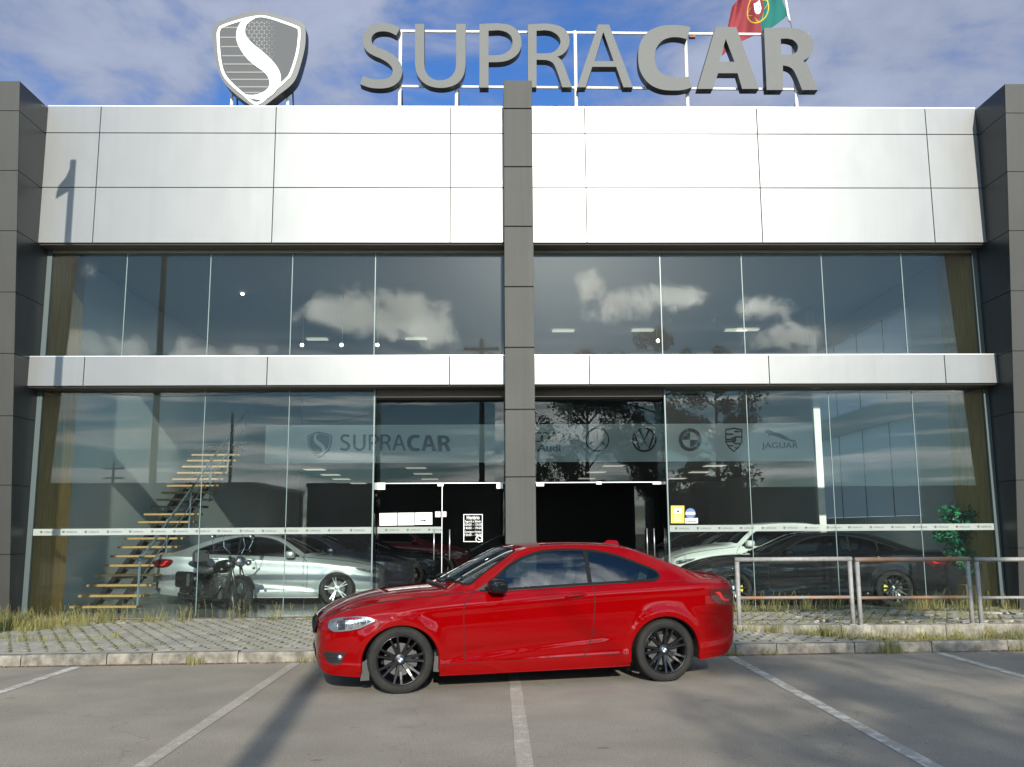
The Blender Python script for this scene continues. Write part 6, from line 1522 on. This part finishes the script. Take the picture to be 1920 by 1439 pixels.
for k in range(330):      # between kerb and low wall
    x = random.uniform(4.6, 10.5); y = random.uniform(KY(x)+.2, 13.5); w = min(1, (x-4.4)/1.2)*(.35+.65*((y-KY(x)-.2)/1.4))
    if random.random() > w: continue
    tuft(x, y, GZ(x, y)-.02, random.uniform(.04, .15), 20, .10, .8)
for k in range(60):
    x = random.uniform(3.4, 10.5); y = 13.42; tuft(x, y, GZ(x, y), random.uniform(.06, .22), 24, .09, .6)
for x, h in ((4.95, .24), (5.0, .2), (4.85, .18), (6.75, .20), (6.9, .18), (7.4, .16), (7.55, .2), (2.96, .09), (3.4, .08), (-3.6, .14), (-3.55, .10), (-2.25, .1), (8.3, .2), (6.6, .14)): tuft(x, KY(x)-.02, 0, h, 46, .11, .6)
gobj = gr.build("weeds", M_GRASS, kind='stuff'); tag(gobj, "dry yellow green weeds along the windows, walls and kerb", "grass")
lt = MB()
for k in range(9000):
    x = random.uniform(-9.5, 10.5); dn = .5+.5*sin(x*1.3+1)*sin(x*.37+2)
    if random.random() > dn+.15: continue
    y = KY(x)-.008-abs(random.gauss(0, .03)); a = random.uniform(0, pi); s = random.uniform(.006, .020); c_, s_ = cos(a)*s, sin(a)*s; z = .004+random.uniform(0, .008)
    lt.add([(x-c_, y-s_, z), (x-s_*.4, y+c_*.4, z+.003), (x+c_, y+s_, z+random.uniform(0, .008)), (x+s_*.4, y-c_*.4, z)], [(0, 1, 2, 3)])
for k in range(240):
    x = random.uniform(-5, 6); y = random.uniform(5, 11.5); a = random.uniform(0, pi); s = random.uniform(.003, .010); c_, s_ = cos(a)*s, sin(a)*s
    lt.add([(x-c_, y-s_, .005), (x-s_*.5, y+c_*.5, .009), (x+c_, y+s_, .006), (x+s_*.5, y-c_*.5, .005)], [(0, 1, 2, 3)])
o = lt.build("leaf_litter", M_LITTER, kind='stuff'); tag(o, "reddish brown leaf litter lying along the kerb foot", "litter")

# ------------------------------------------------------------------ what stands behind the camera and shows in the glass
lp_ = empty("lamp_post", (-7.39, 12.9, .1), label="tall grey lamp post seen only as shadow and reflection at the left", cat="street lamp")
MB().tube([(0, 0, -.2), (0, 0, 4.5), (0, 0, 9.30)], [.085, .072, .055], 12).build("pole", M_WOODP, lp_, smooth=True)
q = MB(); q.add([(-.0, -.05, 9.28), (-.02, -.05, 8.75), (-.24, -.30, 8.68), (-.24, -.30, 8.78), (-.12, -.15, 8.95), (0, .05, 9.28), (-.02, .05, 8.75), (-.24, .10, 8.68), (-.24, .10, 8.78), (-.12, .08, 8.95)], [(0, 1, 2, 3, 4), (9, 8, 7, 6, 5), (0, 5, 6, 1), (1, 6, 7, 2), (2, 7, 8, 3), (3, 8, 9, 4), (4, 9, 5, 0)])
q.build("lamp_head", M_GALV, lp_, recalc=True)
def upole(x, y, h, label, arms=1, r=.13, wires=None):
    e = empty("utility_pole", (x, y, 0), label=label, cat="utility pole", group="utility poles across the street")
    MB().tube([(0, 0, -.2), (0, 0, h*.5), (0, 0, h)], [r*1.15, r, r*.8], 12).build("pole", M_WOODP, e, smooth=True)
    for k in range(arms): MB().box((-.8, -.05, h-.5-k*.7), (.8, .05, h-.38-k*.7)).build("cross_arm", M_WOODP, e)
    for s in (-.7, .7): MB().lathe([(0, 0), (.04, 0), (.05, .05), (.03, .12), (0, .13)], 8, axis='z', center=(s, 0, h-.38)).build("insulator", M_WHITE, e)
    return e
upole(-.60, -8, 10.0, "wooden pole reflected just left of the pillar, throwing the long shadow", 1, .125)
upole(-.283*66, -33, 9.8, "thin dark pole reflected above the staircase", 0, .12)
upole(-.407*70, -37, 6.6, "small pole with cross arms reflected near the left wall", 2, .11)
def wire(x, y, x2, y2, z1, z2, sag, par):
    w = MB(); w.tube([(x+(x2-x)*t, y+(y2-y)*t, z1+(z2-z1)*t-sag*4*t*(1-t)) for t in np.linspace(0, 1, 17)], .018, 4, cap=False); return w.build("cable", M_BLACK, par)
wp_ = tag(empty("power_cable", (0, 0, 0)), "sagging power cables reflected beside the pole", "cable")
wire(-.6, -8, -14, -33, 9.6, 9.4, 1.3, wp_); wire(-.6, -8, 14, -30, 9.6, 8.5, 1.0, wp_); wire(-.6, -8, -20, -14, 9.3, 8.5, .8, wp_)
def ware(name, x0, x1, y0, y1, h, m, label, ch=()):
    e = empty(name, (x0, y1, 0), label=label, cat="building")
    MB().box((0, y0-y1, -.3), (x1-x0, 0, h)).build("wall", m, e); MB().box((-.1, y0-y1-.1, h), (x1-x0+.1, .1, h+.25)).build("roof", M_DGREY, e)
    n = int((x1-x0)/6)
    for k in range(n): MB().box((2+k*6, .0, .0 if k % 3 == 1 else 1.6), (4.5+k*6, .03, 3.0)).build("door" if k % 3 == 1 else "window", M_BLKSAT, e)
    for (cx, w, hh) in ch: MB().box((cx-x0-w/2, -3, h), (cx-x0+w/2, -3+w, hh)).build("chimney", M_DGREY, e)
ware("warehouse", -46, -15.3, -42, -27, 4.35, M_WARE, "long low grey warehouse reflected in the left windows")
ware("warehouse", -11.8, .5, -40, -26, 4.2, M_WARE, "low building reflected behind the silver car")
ware("warehouse", 12.6, 50, -44, -26, 3.85, M_WARE, "long low grey warehouse with two chimneys reflected at right", ch=((14.3, .8, 4.9), (16.1, .5, 5.5)))
wb_ = MB(); wb_.add([(-60, -55, -.3), (60, -55, -.3), (60, -54, 3.3), (-60, -54, 3.3)], [(0, 1, 2, 3)])
def treeb(x, y, h, cw, label, nleaf=5200, trunkh=2.6, seed=1):
    rnd = random.Random(seed); e = empty("broadleaf_tree", (x, y, 0), label=label, cat="tree", group="trees reflected in the right windows")
    t = MB(); t.tube([(0, 0, -.3), (.1, 0, trunkh*.6), (.0, .1, trunkh), (.1, .1, h*.75)], [.24, .19, .15, .05], 10)
    cl_ = []
    for k in range(26):
        a = rnd.uniform(0, 2*pi); z0 = rnd.uniform(trunkh*.8, h*.75); f_ = 1-abs((z0-trunkh)/(h-trunkh)-.35)*.9; L_ = cw*rnd.uniform(.45, 1)*max(.35, f_)
        p0 = Vector((.05, .05, z0)); p1 = Vector((cos(a)*L_, sin(a)*L_, z0+L_*rnd.uniform(.2, .8))); pm = p0.lerp(p1, .5)+Vector((0, 0, .15))
        t.tube([p0, pm, p1], [.06, .04, .015], 5, cap=False); cl_ += [(p1, rnd.uniform(.5, .95)), (pm.lerp(p1, .5), rnd.uniform(.4, .7))]
    for k in range(5): cl_.append((Vector((rnd.gauss(0, .5), rnd.gauss(0, .5), h-rnd.uniform(.3, 1.4))), .55))
    t.build("trunk", M_BARK, e)
    l = MB(); per = nleaf//len(cl_)
    for (c, r) in cl_:
        for k in range(per):
            d = Vector((rnd.gauss(0, 1), rnd.gauss(0, 1), rnd.gauss(0, 1))).normalized()*r*rnd.random()**.45; p = c+d; q_ = Vector((rnd.gauss(0, 1), rnd.gauss(0, 1), rnd.gauss(0, 1))).normalized(); s_ = q_.orthogonal().normalized(); w = rnd.uniform(.07, .13)
            l.add([p-q_*w, p+s_*w*.55, p+q_*w, p-s_*w*.55], [(0, 1, 2, 3)])
    l.build("crown", M_LEAF, e)
treeb(8.6, -15.5, 12.5, 3.4, "tallest leafy tree reflected right of the pillar", 9000, 3.4, 3)
treeb(5.2, -19, 11.9, 2.6, "slim leafy tree reflected close to the pillar", 6000, 3.5, 5)
treeb(12.2, -18, 11.8, 3.0, "leafy tree reflected above the yellow notice", 8000, 2.6, 8)
treeb(2.6, -24, 9.0, 2.4, "small far tree reflected behind the pillar edge", 3500, 2.6, 9)

# scored from this file alone: nothing else is read
for o in bpy.data.objects:
    if o.type == 'MESH' and o.parent is None and 'label' not in o and 'kind' not in o: print('UNTAGGED', o.name)
